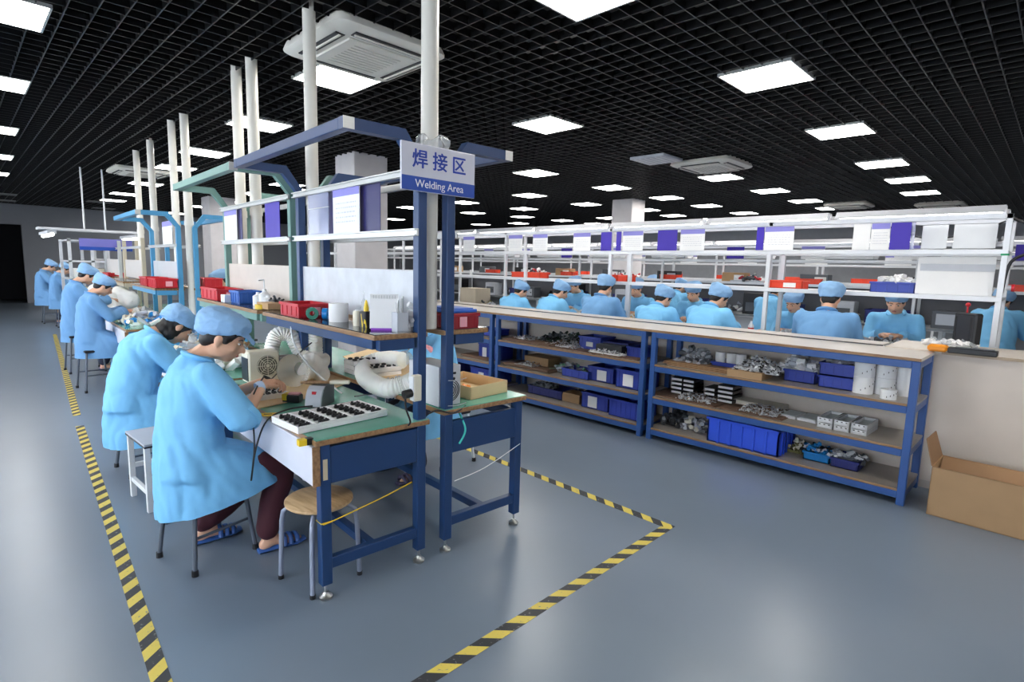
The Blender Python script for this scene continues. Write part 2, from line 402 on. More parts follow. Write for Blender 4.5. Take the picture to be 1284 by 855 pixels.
# ------------------------------------------------------------------ cassette air conditioners
ACW = mat('warm_white_plastic', (226, 222, 212), .4)
def aircon(p, label, rz=0, s=.95):
    t = thing('air_conditioner', label, 'air conditioner', (p.x, p.y, ZC-.03), rz)
    h = s/2
    m = MB(); rings = []
    for hh, z, r in ((h-.02, .05, .09), (h, .0, .1), (h, -.012, .1), (h-.03, -.03, .09), (h-.13, -.042, .05)):
        pts = []
        for cx, cy, a0 in ((1, 1, 0), (-1, 1, 90), (-1, -1, 180), (1, -1, 270)):
            for k in range(5):
                a = R(a0+k*22.5); pts.append((cx*(hh-r)+r*math.cos(a), cy*(hh-r)+r*math.sin(a), z))
        rings.append([m.bm.verts.new(q) for q in pts])
    for A, B in zip(rings, rings[1:]):
        for j in range(20): m.bm.faces.new((A[j], A[(j+1) % 20], B[(j+1) % 20], B[j]))
    m.bm.faces.new(rings[-1]); m.build('casing', ACW, t, True)
    for k in range(4):
        a = math.pi/2*k; c, s_ = math.cos(a), math.sin(a)
        M = Matrix.Rotation(a, 4, 'Z')
        MB().box((-.3, h-.15, -.047), (.3, h-.075, -.036), .004, M).build('air_slot', BLACK, t)
        MB().box((-.29, h-.122, -.056), (.29, h-.104, -.04), .003, M).build('louver', ACW, t)
    g = MB().box((-.29, -.29, -.055), (.29, .29, -.04), .008)
    g.build('intake_grille', ACW, t)
    r2 = MB()
    for i in range(9): r2.box((-.2, -.2+i*.05-.004, -.059), (.2, -.2+i*.05+.004, -.054))
    r2.build('grille_rib', mat('grille_rib', (196, 192, 182), .5), t)
    return t
aircon((P(350, 60, ZC)+P(565, 62, ZC))/2 + Vector((.0, -.0, 0)), 'large white cassette air conditioner in the ceiling above the first welding bench')
aircon(P(892, 205, ZC), 'distant square white air conditioner in the ceiling over the assembly line')
q = P(823, 198, ZC); t = thing('ceiling_vent', 'flat pale vent panel in the ceiling beside the distant air conditioner', 'vent', (q.x, q.y, ZC-.02))
MB().box((-.28, -.28, -.02), (.28, .28, .02), .006).build('vent_plate', LGREY, t)
for i in range(6): MB().box((-.24, -.22+i*.085, -.024), (.24, -.2+i*.085, -.018)).build('slat', WHITEP, t)
aircon(P(175, 214, ZC), 'beige edge of an air conditioner far off behind the white pipes')
aircon(P(1065, 256, ZC), 'grey distant air conditioner low in the ceiling over the back assembly rows', s=.9)
aircon(P(1180, 256, ZC), 'faint grey air conditioner at the far right of the ceiling', s=.9)

# ------------------------------------------------------------------ floor tapes
def tape(a, b, label, w=.065):
    a, b = Vector(a), Vector(b); d = b-a
    t = MB().box((-w/2, 0, .0004), (w/2, d.length, .0016)).build('floor_tape', hazard('hazard_tape'))
    t.location = (a.x, a.y, 0); t.rotation_euler = (0, 0, math.atan2(-d.x, d.y)); return tag(t, label, 'tape')
a = P(203, 856); b = P(100, 534); c = P(77, 450)
tape(a+(a-b)*.2, b, 'black and yellow striped tape along the aisle left of the seated workers')
tape(b+(c-b)*.1, c+(c-b)*.8, 'faded far stretch of striped tape continuing up the left aisle')
k1 = P(838, 660)
tape(Vector((k1.x-2.6, k1.y-.03, 0)), Vector((k1.x-.03, k1.y, 0)), 'striped tape across the floor in front of the welding bench end')
tape(Vector((k1.x, k1.y-.03, 0)), Vector((k1.x+.06, 6.2, 0)), 'striped tape along the aisle between welding bench and storage shelf')
# ------------------------------------------------------------------ welding benches (two single-sided units back to back per station)
AX, AY, ANG = 1.77, 2.31, R(-2.6)        # bench row origin and its heading
def rowpt(x, y, z=0):
    return Vector((AX + x*math.cos(ANG) - y*math.sin(ANG), AY + x*math.sin(ANG) + y*math.cos(ANG), z))
def bench(label, y0, L, s, paint, panel=BOARD, front=False, H=.80, beam=True, shelf=True, top=2.075, arm=.34, armz=2.222):
    """s = -1 for the left half (its worker side is -x), +1 for the right half"""
    t = thing('workbench', label, 'workbench', rowpt(0, y0), ANG)
    X = lambda v: s*v
    def bx(m, x0, x1, ya, yb, za, zb, bev=.003): return m.box((X(x0), ya, za), (X(x1), yb, zb), bev)
    for x in (.088, .615):
        for y in (.0, L-.05):
            zt = top if x < .2 else H-.03
            bx(MB(), x-.026, x+.026, y, y+.05, .075, zt).build('post' if x < .2 else 'leg', paint, t)
            f = MB().cyl((X(x), y+.025, .03), (X(x), y+.025, .08), .007, 8).lathe([(0, 0), (.03, 0), (.032, .012), (.018, .022), (.012, .034), (0, .034)], (X(x), y+.025, 0), 14)
            f.build('leveling_foot', STEEL, t, True)
    for y in (.005, L-.045):
        bx(MB(), .114, .59, y, y+.035, .575, .755).build('end_apron', paint, t)
        bx(MB(), .114, .59, y+.0, y+.04, .15, .205).build('stretcher', paint, t)
    bx(MB(), .34, .385, .045, L-.045, .155, .2).build('long_stretcher', paint, t)
    bx(MB(), .58, .61, .045, L-.045, .69, .755).build('front_rail', paint, t)
    m = MB(); bx(m, .045, .665, -.012, L+.02, H-.03, H-.004); m.build('tabletop', EDGE, t)
    m = MB(); bx(m, .05, .663, -.01, L+.018, H-.004, H, .001); m.build('bench_mat', MATG, t)
    if front:
        bx(MB(), .645, .675, .004, L*.98, .58, H-.032).build('front_panel', mat('white_front_panel', (222, 222, 232), .4), t)
        bx(MB(), .642, .677, -.004, .004, .578, H-.032, .001).build('panel_edge', EDGE, t)
    if shelf:
        m = MB(); bx(m, .05, .36, .005, L-.005, 1.235, 1.26); m.build('shelf_board', EDGE, t)
        m = MB(); bx(m, .13, .357, .008, L-.008, 1.26, 1.264, .001); m.build('shelf_mat', BLACKMAT, t)
        for y in (.005, L-.045): bx(MB(), .131, .33, y, y+.04, 1.18, 1.235).build('shelf_bracket', paint, t)
        bx(MB(), .31, .35, .045, L-.045, 1.185, 1.235).build('shelf_beam', paint, t)
        if panel: bx(MB(), .075, .09, .045, L-.045, 1.29, 1.575, .002).build('back_panel', panel, t)
    for z in (1.765, 2.06):
        if z < top:
            m = MB(); bx(m, .114, .129, -.005, L, z-.018, z+.018, .002); bx(m, .129, .141, -.005, L, z-.018, z-.010, .001); bx(m, .129, .141, -.005, L, z+.010, z+.018, .001)
            m.build('document_rail', ALU, t)
    if beam:
        for y in (.0, L-.05):
            m = MB()
            pts = [(.088, top-.012), (.2, armz), (.105+arm+.06, armz)]
            w = .026
            out = [(.088-w, top), (.088+w, top), (.2+.012, armz-w), (.105+arm+.06, armz-w), (.105+arm+.06, armz+w), (.2-.014, armz+w)]
            m.poly([(X(px), y, pz) for px, pz in out], (0, .05, 0)); m.build('overhead_arm', paint, t)
        bx(MB(), .105+arm+.01, .105+arm+.06, .05, L-.05, armz-.026, armz+.026).build('overhead_beam', paint, t)
        for y in (-.004, ): bx(MB(), .105+arm+.008, .105+arm+.062, y, y+.003, armz-.026, armz+.026, .0005).build('end_cap', ALU, t)
    return t
L1 = 1.56
B1 = bench('dark blue steel welding bench with white front panel, nearest on the left side', 0, L1, -1, BLUE, mat('worn_grey_panel', (196, 200, 206), .35, var=.12, scale=9), True)
bench('dark blue steel welding bench backing onto the first, its end open to the right', 0, L1, 1, BLUE, None, H=.83)
bench('sea green welding bench second from the sign, left side', L1+.1, 1.62, -1, GREEN, mat('beige_grey_panel', (196, 186, 176), .45), True)
bench('sea green welding bench second from the sign, right side', L1+.1, 1.62, 1, GREEN, None)
y3 = 5.15
bench('sky blue welding bench third along with red bins, left side', y3, 1.6, -1, SKYB, mat('pale_grey_panel', (190, 194, 198), .45), True, top=1.98, armz=2.12)
bench('sky blue welding bench third along with red bins, right side', y3, 1.6, 1, SKYB, None, top=1.98, armz=2.12)
bench('cream framed workbench fourth along behind the sky blue one', 7.4, 1.7, -1, mat('cream_paint', (196, 186, 164), .45), BOARD, beam=False, top=1.9)
bench('cream framed workbench fourth along on the far side of the row', 7.4, 1.7, 1, mat('cream_paint', (196, 186, 164), .45), None, beam=False, top=1.9)
for i, yy in enumerate((9.6, 11.4)):
    bench('far pale workbench beyond the cream one, under hanging lamps' if i == 0 else 'last pale workbench of the row under the blue hanging sign', yy, 1.7, -1, mat('pale_frame_paint', (190, 194, 196), .45), BOARD, beam=False, top=1.9)

MB().box((-.628, -.0015, .60), (-.606, .0005, .70), .0004).build('beige_sticker', mat('beige_sticker', (206, 190, 160), .6), B1)
MB().tube([(-.643, -.002, .392), (-.587, -.002, .392), (-.587, .052, .392), (-.643, .052, .392)], .003, 6, close=True).build('cord_tie', YELLOW, B1)
# exhaust pipes rising from the benches to the ceiling
def pipe(pxl, pyt, label, r=.045, zb=1.3, X=1.82, w=None):
    p = PX(pxl, pyt, X)
    d = Vector((p.x, p.y, 0))
    m = MB().lathe([(r, zb), (r, ZC+.5)], (d.x, d.y, 0), 20)
    t = thing('exhaust_pipe', label, 'pipe', (0, 0, 0)); m.build('pipe_wall', PVC, t, True)
    MB().lathe([(r+.001, 2.0), (r+.006, 2.0), (r+.006, 2.06), (r+.001, 2.06)], (d.x, d.y, 0), 20).build('pipe_joint', PVC, t, True)
    return d
pole_b = pipe(392, 250, 'white exhaust pipe left of the welding sign, rising past the air conditioner', .043, .9, 1.83)
pole_a = pipe(539, 100, 'thick white exhaust pipe rising behind the welding sign', .044, 1.27, 1.772)
pipe(300, 200, 'white exhaust pipe, left one of the pair above the green bench', .045, 1.2, 1.93)
pipe(319, 200, 'white exhaust pipe, right one of the pair above the green bench', .047, 1.2, 1.93)
pipe(219, 240, 'white exhaust pipe just left of the sky blue bench posts', .043, 1.2, 2.05)
pipe(235, 240, 'white exhaust pipe between the two sky blue bench posts', .046, .9, 2.05)
pipe(192, 250, 'white exhaust pipe, second farthest along the bench row', .045, 1.2, 2.14)
pipe(174, 250, 'white exhaust pipe farthest along the bench row', .045, 1.2, 2.2)

# welding area sign
sg = thing('welding_sign', 'white and blue sign plate lettered Welding Area hung on the bench end', 'sign', (1.515, 2.255, 1.955), R(-1.5))
SW, SHh = .445, .222
MB().box((0, 0, 0), (SW, .012, SHh), .002).build('sign_plate', mat('sign_white', (214, 214, 226), .4, var=.01), sg)
MB().box((.002, -.0015, .002), (SW-.002, -.0005, .068)).build('blue_band', mat('sign_blue', (24, 74, 172), .4, var=.01), sg)
def text(s, size, loc, m, parent, name='lettering', rot=(R(90), 0, 0), th=.0006, bold=0):
    cu = bpy.data.curves.new(name, 'FONT'); cu.body = s; cu.size = size; cu.align_x = 'CENTER'; cu.align_y = 'CENTER'; cu.extrude = th; cu.offset = bold
    o = bpy.data.objects.new(name, cu); C.objects.link(o)
    me = bpy.data.meshes.new_from_object(o.evaluated_get(bpy.context.evaluated_depsgraph_get())); bpy.data.objects.remove(o)
    me.materials.clear(); me.materials.append(m)
    q = link(name, me, parent, loc); q.rotation_euler = rot; return q
INK = mat('sign_ink_blue', (34, 66, 170), .5, var=.01)
text('焊 接 区', .092, (SW/2, -.0012, .145), INK, sg, 'chinese_lettering')
for dx, dz in ((-.0017, 0), (.0017, 0), (0, -.0014), (0, .0014)): text('焊 接 区', .092, (SW/2+dx, -.001, .145+dz), INK, sg, 'chinese_lettering')
text('Welding Area', .052, (SW/2, -.0022, .035), mat('sign_letter_white', (240, 240, 246), .5), sg, 'english_lettering')
wrap = MB(); random.seed(3)
for k in range(9):
    a = k*.75; wrap.ball((.26+.055*math.cos(a), .11+.055*math.sin(a), SHh+.02+.018*math.sin(k*2.1)), (.04, .028, .045), Matrix.Rotation(a, 3, 'Z'), 2)
wb = remeshed(wrap.bm, .011, 2); fold(wb, .012, 22, 5, (1, 1, .6)); wrap.bm.free(); wrap.bm = wb
tag(wrap.build('plastic_wrap', CLEAR, None, True), 'crumpled clear plastic wrap bunched around the pipe above the sign', 'plastic').location = (1.515, 2.255, 1.955)

# ------------------------------------------------------------------ documents hanging on rails
def sheet(name, label, a, b, z0, z1, style, cat='document', group=None, th=.004):
    """flat printed card between two floor points a, b"""
    a, b = Vector(a), Vector(b); d = b-a; L = d.length; an = math.atan2(d.y, d.x)
    t = thing(name, label, cat, (a.x, a.y, z0), an, group); h = z1-z0
    base = {'doc': PAPER, 'blue': PURPLE, 'clear': TRANSL, 'navy': mat('navy_card', (38, 34, 96), .4), 'white': PAPER}[style]
    MB().box((0, -th/2, 0), (L, th/2, h)).build('sheet', base, t)
    if style == 'doc':
        MB().box((.002, -th/2-.0012, h*.78), (L-.002, th/2+.0012, h*.995)).build('header_band', LILAC, t)
        m = MB(); random.seed(int(L*1e4))
        for r in range(5):
            x = L*.12
            while x < L*.85:
                w = random.uniform(.02, .09)*L; m.box((x, -th/2-.0008, h*(.62-.1*r)), (min(x+w, L*.88), th/2+.0008, h*(.645-.1*r))); x += w+.03*L
        m.build('print_lines', mat('faint_print', (206, 208, 216), .6), t)
    if style == 'clear':
        MB().box((L*.08, -.001, h*.05), (L*.5, .001, h*.62)).build('inner_page', PAPER, t)
        MB().box((0, -th, h*.6), (L, th, h*.615)).build('sleeve_seam', ALU, t)
    return t
def rail_sheet(pl, pr, style, label, xr=-.165, z0=1.785, z1=2.06, y_hint=None):
    # between pixel columns on the left rail of the bench row
    pts = []
    for px in (pl, pr):
        lo, hi = -1, 12
        for _ in range(40):
            mid = (lo+hi)/2; w = rowpt(xr, mid)
            v = w-Vector((0, 0, CAM_H)); dd = Vector((w.x, w.y, 1.9-CAM_H))
            sx = 642+FPX*dd.dot(rt)/dd.dot(fw)
            if sx > px: lo = mid
            else: hi = mid
        pts.append(rowpt(xr, lo))
    return sheet('document_sleeve', label, pts[0], pts[1], z0, z1, style)
rail_sheet(387, 412, 'clear', 'clear plastic sleeve with a grey page on the rail in front of the white pipe', -.12)
rail_sheet(412.5, 417.5, 'navy', 'narrow navy strip between the clear sleeve and the printed page', -.10)
rail_sheet(418, 451, 'doc', 'white printed page with lilac header on the rail left of the welding sign', -.125)
rail_sheet(449, 477, 'navy', 'navy card behind the printed page left of the welding sign', -.10)
rail_sheet(282, 297, 'doc', 'white page with lilac header on the green bench rail', -.12)
rail_sheet(298, 304, 'navy', 'narrow navy strip beside the page on the green bench rail', -.10)
rail_sheet(333, 351, 'blue', 'deep purple card hanging on the green bench rail', -.12)
rail_sheet(204, 216, 'doc', 'small printed page on the sky blue bench rail', -.12)
# ------------------------------------------------------------------ people
def ik(a, b, l1, l2, pole):
    a, b, pole = Vector(a), Vector(b), Vector(pole); d = b-a; L = min(d.length, (l1+l2)*.999); dn = d.normalized()
    x = (l1*l1-l2*l2+L*L)/(2*L); h = math.sqrt(max(l1*l1-x*x, 1e-6))
    n = (pole - dn*pole.dot(dn)).normalized(); return a+dn*x+n*h
def mixp(a, b, t): return Vector(a)*(1-t)+Vector(b)*t
def chain(m, pts, rad, n=12, sub=4):
    pts = [Vector(p) for p in pts]; P2, R2 = [], []
    for i in range(len(pts)-1):
        p0 = pts[max(i-1, 0)]; p1 = pts[i]; p2 = pts[i+1]; p3 = pts[min(i+2, len(pts)-1)]
        for k in range(sub):
            t = k/sub
            P2.append(.5*((2*p1)+(p2-p0)*t+(2*p0-5*p1+4*p2-p3)*t*t+(3*p1-p0-3*p2+p3)*t**3)); R2.append(rad[i]*(1-t)+rad[i+1]*t)
    P2.append(pts[-1]); R2.append(rad[-1])
    m.tube(P2, R2, n); m.ball(P2[0], R2[0]*.98); m.ball(P2[-1], R2[-1]*.98)

def hand_fingers(m, wrist, fdir, palm_n, side, curl=.5, scale=1.0):
    """palm and five separate fingers; fdir = finger direction, palm_n = out of the palm, side = +1 left hand"""
    f = fdir.normalized(); n = (palm_n - f*palm_n.dot(f)).normalized(); sd = f.cross(n)*side      # sd points to the thumb side
    s = scale
    m.loft([(wrist-f*.01, sd*.022*s, n*.017*s), (wrist+f*.03*s, sd*.034*s, n*.016*s), (wrist+f*.065*s, sd*.04*s, n*.014*s), (wrist+f*.09*s, sd*.038*s, n*.011*s)], 12)
    for i, (off, L) in enumerate(((.029, .068), (.010, .077), (-.009, .071), (-.027, .055))):
        a = wrist+f*.086*s+sd*off*s; pts = [a-f*.012*s, a]; d = f.copy(); c = curl*(1+.12*i)
        for seg in (.45, .32, .23):
            d = (d*math.cos(c)+n*math.sin(c)).normalized(); n2 = n; pts.append(pts[-1]+d*L*seg*s)
            n = (n - d*n.dot(d)).normalized()
        n = (palm_n - f*palm_n.dot(f)).normalized()
        chain(m, pts, [.0095*s, .0092*s, .0085*s, .0078*s, .0062*s], 8, 2)
    a = wrist+f*.03*s+sd*.026*s
    chain(m, [a-f*.01*s, a+(f*.028+sd*.022+n*.008)*s, a+(f*.052+sd*.024+n*.02)*s, a+(f*.072+sd*.014+n*.032)*s], [.014*s, .0115*s, .010*s, .0075*s], 8, 2)

def crease(bm, amp, scale, seed, stretch=(1, 1, .5)):
    # cloth: broad soft swells with narrow sharp creases between them
    bm.normal_update(); off = Vector((seed*3.1, seed*1.7, seed*.9))
    for v in bm.verts:
        c = v.co; q = Vector((c.x*stretch[0]+c.z*.25, c.y*stretch[1], c.z*stretch[2]+c.x*.2))*scale+off
        q += Vector((noise.noise(q*.7), noise.noise(q*.7+Vector((3, 3, 3))), 0))*.6
        a = abs(noise.noise(q)); b = abs(noise.noise(q*1.9+Vector((7, 2, 4))))
        v.co += v.normal*amp*(min(a*2.2, .8)-.35 + .35*(min(b*2.5, .8)-.4))

def person(label, group=None, seat=.5, lean=6, neck=40, head_pitch=35, head_yaw=0, head_roll=0, hands=((.40, .06, .93), (.40, -.05, .93)), knees=.40, feet=((.30, .11, 0), (.22, -.11, 0)),
           coat=COAT, cap=CAPM, cap_style='visor', hair='short', sleeve=.62, hem=.30, lap=True, trou=TROUD, slip=SLIP, detail=1, seed=1, sw=.185, scale=1.0, girth=1.0, spine=.60, loc=(0, 0, 0), rz=0,
           legs=True, finger_curl=.5, skin=SKIN, elbow_out=.6, name='person', headfwd=0, hs=1.0, pole_x=-.25, hem_rise=.0, sleeve_r=1.0):
    t = thing(name, label, 'person', loc, rz, group); t.scale = (scale,)*3
    vx = .0095 if detail else .013
    le = R(lean)
    hip = Vector((0, 0, seat))
    def sp(u):     # point on the spine; bends forward more towards the top
        a = le*(.5+.9*u); return hip + Vector((math.sin(a)*spine*u, 0, math.cos(a)*spine*u))
    c7 = sp(1.0); td = (sp(1.0)-sp(.8)).normalized(); tf = Vector((td.z, 0, -td.x))
    na = le*1.4+R(neck); nd = Vector((math.sin(na), 0, math.cos(na)))
    hb = c7+nd*.085+tf*.01                           # top of the neck
    hp = R(head_pitch)
    Hm = Matrix.Rotation(R(head_yaw), 3, 'Z') @ Matrix.Rotation(hp, 3, 'Y') @ Matrix.Rotation(R(head_roll), 3, 'X')
    hc = hb + Hm @ Vector((.022+headfwd, 0, .075*hs))          # head centre
    Hq = Hm * hs
    H = lambda x, y, z: hc + Hq @ Vector((x, y, z))
    sh = [c7 - td*.06 + Vector((.0, sy*sw, 0)) + tf*.02 for sy in (1, -1)]
    b = MB()
    # torso, neck
    b.loft([(hip+Vector((0, 0, -.08)), (.10, 0, 0), (0, .15, 0)), (hip+Vector((0, 0, .02)), (.115, 0, 0), (0, .165, 0)), (sp(.3), tf*.095, (0, .14, 0)), (sp(.62), tf*.11, (0, .15, 0)), (sp(.86), tf*.095, (0, .16, 0)), (sp(.97), tf*.06, (0, .09, 0))], 20)
    chain(b, [sp(.9), c7, hb, hb+nd*.03], [.075, .058, .05, .05], 12, 2)
    # head
    pass
    b.ball(H(-.012, 0, .03), (.098, .077, .088), Hq, 3)
    b.ball(H(.022, 0, -.03), (.07, .064, .085), Hq, 3)
    b.ball(H(.055, 0, -.088), (.03, .034, .026), Hq, 2)
    b.ball(H(.066, 0, .022), (.026, .056, .018), Hq, 2)             # brow
    for sy in (1, -1):
        b.ball(H(.06, sy*.036, -.03), (.028, .024, .026), Hq, 2)    # cheek
        b.ball(H(-.004, sy*.077, -.012), (.019, .0115, .033), Hq, 2)  # ear
        b.ball(H(.005, sy*.05, -.07), (.045, .018, .03), Hq, 2)     # jaw
    chain(b, [H(.088, 0, .012), H(.10, 0, -.012), H(.113, 0, -.03)], [.009, .0115, .0145], 8, 2)
    for sy in (1, -1): b.ball(H(.099, sy*.013, -.034), .009, Hq, 1)
    b.ball(H(.088, 0, -.058), (.013, .022, .006), Hq, 2); b.ball(H(.086, 0, -.068), (.012, .019, .006), Hq, 2)
    # arms
    elb = []
    for i, sy in enumerate((1, -1)):
        w = Vector(hands[i]); e = ik(sh[i], w, .265, .245, (pole_x, sy*elbow_out, -1)); elb.append(e)
        chain(b, [sh[i], mixp(sh[i], e, .5), e, mixp(e, w, .45), w], [.05, .046, .039, .036, .025], 12, 3)
    # legs
    kn, an = [], []
    if legs:
        for i, sy in enumerate((1, -1)):
            f = Vector(feet[i]); ank = f+Vector((0, 0, .075)); hj = hip+Vector((.0, sy*.09, -.02))
            k = ik(hj, ank, .41, .40, (1, sy*.05, .45)); kn.append(k); an.append(ank)
            chain(b, [hj, mixp(hj, k, .5), k, mixp(k, ank, .4), ank], [.078, .068, .052, .05, .034], 12, 3)
            chain(b, [ank+Vector((-.02, 0, -.035)), ank+Vector((.03, 0, -.02)), ank+Vector((.11, sy*.01, -.045)), ank+Vector((.165, sy*.012, -.05))], [.034, .034, .028, .02], 10, 2)
    bm = remeshed(b.bm, vx, 5, .45)
    hm = MB(); hm.bm.free(); hm.bm = bm
    for i, sy in enumerate((1, -1)):
        w = Vector(hands[i]); fd = (w-elb[i]).normalized(); fd = (fd*.8+Vector((.25, -sy*.3, -.25))).normalized()
        if detail: hand_fingers(hm, w, fd, Vector((.2, -sy*.55, -.8)), sy, finger_curl)
        else: hand_fingers(hm, w, fd, Vector((.2, -sy*.55, -.8)), sy, finger_curl, 1.05)
    hm.build('body', skin, t, True)
    for p in t.children[-1].data.polygons: p.use_smooth = True
    # face details
    for sy in (1, -1):
        e = MB(); e.ball(H(.0835, sy*.031, .003), (.007, .012, .005), Hq, 2); q = e.build('eye', mat('eye_white', (238, 234, 230), .3), t, True)
        MB().ball(H(.0875, sy*.031, .002), (.004, .0085, .0055), Hq, 2).build('iris', mat('dark_iris', (30, 20, 18), .2), q, True)
        e = MB(); chain(e, [H(.089, sy*.014, .02), H(.088, sy*.032, .026), H(.076, sy*.052, .02)], [.003, .0035, .002], 6, 2); e.build('eyebrow', HAIR, t, True)
    l = MB(); l.ball(H(.0965, 0, -.0625), (.006, .02, .0065), Hq, 2); l.build('lips', mat('lips', (196, 118, 108), .5), t, True)
    # hair
    h = MB(); h.ball(H(-.02, 0, .028), (.1, .083, .088), Hq, 3); h.ball(H(-.052, 0, -.03), (.046, .066, .055), Hq, 3)
    if hair in ('short', 'long'):
        for sy in (1, -1): h.ball(H(.015, sy*.068, .036), (.05, .014, .03), Hq, 2); h.ball(H(.03, sy*.069, .006), (.012, .01, .03), Hq, 2)
        h.ball(H(.052, 0, .05), (.036, .056, .028), Hq, 2)
    if hair == 'long': h.ball(H(-.045, 0, -.075), (.055, .062, .06), Hq, 2); h.ball(H(.0, .05, -.06), (.04, .03, .07), Hq, 2); h.ball(H(.0, -.05, -.06), (.04, .03, .07), Hq, 2)
    hb_ = remeshed(h.bm, .009, 3, .4); fold(hb_, .004, 30, seed, (1, 1, .3)); x = MB(); x.bm.free(); x.bm = hb_; x.build('hair', HAIR, t, True)
    # cap
    c = MB()
    if cap_style == 'visor':
        c.loft([(H(-.018, 0, .012), Hq @ Vector((.112, 0, .038)), Hq @ Vector((0, .092, 0))), (H(-.022, 0, .045), Hq @ Vector((.12, 0, .03)), Hq @ Vector((0, .1, 0))),
                (H(-.028, 0, .085), Hq @ Vector((.118, 0, .02)), Hq @ Vector((0, .1, 0))), (H(-.03, 0, .116), Hq @ Vector((.095, 0, .01)), Hq @ Vector((0, .082, 0))), (H(-.03, 0, .126), Hq @ Vector((.05, 0, 0)), Hq @ Vector((0, .045, 0)))], 28)
        c.ball(H(-.075, 0, .03), (.062, .088, .062), Hq, 3)
        c.loft([(H(.072, 0, .052), Hq @ Vector((.012, 0, -.004)), Hq @ Vector((0, .08, 0))), (H(.1, 0, .046), Hq @ Vector((.01, 0, -.006)), Hq @ Vector((0, .072, 0))), (H(.142, 0, .030), Hq @ Vector((.006, 0, -.005)), Hq @ Vector((0, .045, 0)))], 14)
    else:   # loose round cap with a gathered band
        c.loft([(H(-.016, 0, .005), Hq @ Vector((.108, 0, .036)), Hq @ Vector((0, .09, 0))), (H(-.018, 0, .03), Hq @ Vector((.112, 0, .034)), Hq @ Vector((0, .095, 0))), (H(-.022, 0, .065), Hq @ Vector((.126, 0, .022)), Hq @ Vector((0, .112, 0))),
                (H(-.026, 0, .105), Hq @ Vector((.126, 0, 0)), Hq @ Vector((0, .112, 0))), (H(-.026, 0, .124), Hq @ Vector((.1, 0, 0)), Hq @ Vector((0, .09, 0))), (H(-.026, 0, .132), Hq @ Vector((.04, 0, 0)), Hq @ Vector((0, .036, 0)))], 28)
    cb = remeshed(c.bm, .0075 if detail else .01, 4, .45); fold(cb, .007, 15, seed+2, (1, 1, 1.6)); x = MB(); x.bm.free(); x.bm = cb; x.build('cap', cap, t, True)
    # coat: trunk, sleeves, skirt over the lap
    k = MB(); g = girth
    k.loft([(sp(.0)+Vector((.01, 0, 0)), (.165*g, 0, 0), (0, .2*g, 0)), (sp(.25), tf*.15*g, (0, .19*g, 0)), (sp(.5), tf*.145*g, (0, .185*g, 0)), (sp(.75), tf*.14*g, (0, .19*g, 0)),
            (sp(.9), tf*.115*g, (0, .175*g, 0)), (c7-td*.01, tf*.075, (0, .09, 0)), (c7+td*.02+tf*.012, tf*.068, (0, .07, 0))], 26)
    for i, sy in enumerate((1, -1)):
        w = Vector(hands[i]); e = elb[i]; end = mixp(e, w, max(.05, (sleeve-.5)*2)) if sleeve > .5 else mixp(sh[i], e, sleeve*2)
        pts = [c7-td*.07+Vector((0, sy*sw*.45, 0)), sh[i]+Vector((0, 0, -.005)), mixp(sh[i], e, .5), e, end]
        k.tube(sum([[mixp(pts[j], pts[j+1], u/4) for u in range(4)] for j in range(4)], [])+[pts[-1]],
               sum([[(lambda a, b_: a+(b_-a)*u/4)(*rr) for u in range(4)] for rr in ((.066, .075), (.075, .072*sleeve_r), (.072*sleeve_r, .07*sleeve_r), (.07*sleeve_r, .07*sleeve_r))], [])+[.07*sleeve_r], 16)
        k.ball(sh[i], .076); k.ball(e, .07)
    if lap:
        kx = sum(v.x for v in kn)/2 if kn else .35
        cx = (kx-.02)/2; rx = (kx+.31)/2
        k.loft([(Vector((cx+.01, 0, hem-.06)), (rx+.01, 0, 0), (0, .235*g, 0)), (Vector((cx, 0, (hem+seat)/2)), (rx, 0, 0), (0, .225*g, 0)), (Vector((cx-.015, 0, seat)), (rx-.025, 0, -.03), (0, .212*g, 0)),
                (Vector((cx-.055, 0, seat+.065)), (rx-.075, 0, -.04), (0, .2*g, 0)), (Vector((cx-.115, 0, seat+.11)), (rx-.15, 0, -.02), (0, .19*g, 0)), (sp(.26), tf*.155*g, (0, .185*g, 0)), (sp(.36), tf*.145*g, (0, .18*g, 0))], 30)
    else:
        k.loft([(hip+Vector((.03, 0, hem-seat)), (.215*g, 0, 0), (0, .24*g, 0)), (hip+Vector((.02, 0, (hem-seat)*.5)), (.195*g, 0, 0), (0, .225*g, 0)), (hip, (.17*g, 0, 0), (0, .2*g, 0)), (sp(.2), tf*.155*g, (0, .185*g, 0))], 26)
    kb = remeshed(k.bm, .0115 if detail else .017, 10, .5)
    crease(kb, .014, 4.6, seed, (1, 1, .5)); crease(kb, .008, 9.5, seed+4, (1.1, 1.1, .6)); bmesh.ops.smooth_vert(kb, verts=kb.verts[:], factor=.4, use_axis_x=True, use_axis_y=True, use_axis_z=True)
    nrm = Vector((-hem_rise/.6, 0, 1)).normalized(); cut = bmesh.ops.bisect_plane(kb, geom=kb.verts[:]+kb.edges[:]+kb.faces[:], plane_co=(-.17, 0, hem), plane_no=nrm, clear_inner=True)
    bmesh.ops.holes_fill(kb, edges=[e for e in kb.edges if e.is_boundary], sides=0)
    x = MB(); x.bm.free(); x.bm = kb; x.build('coat', coat, t, True)
    for p in t.children[-1].data.polygons: p.use_smooth = True
    for i, sy in enumerate((1, -1)):              # turned-up cuffs
        w = Vector(hands[i]); e = elb[i]; u = max(.05, (sleeve-.5)*2); a = mixp(e, w, max(.02, u-.2)); q = mixp(e, w, u+.03)
        MB().tube([a, mixp(a, q, .1), q, mixp(a, q, .98)], [.072*sleeve_r, .077*sleeve_r, .076*sleeve_r, .06*sleeve_r], 18, False).build('cuff', coat, t, True)
    cl = MB(); cc = c7+td*.02+tf*.012
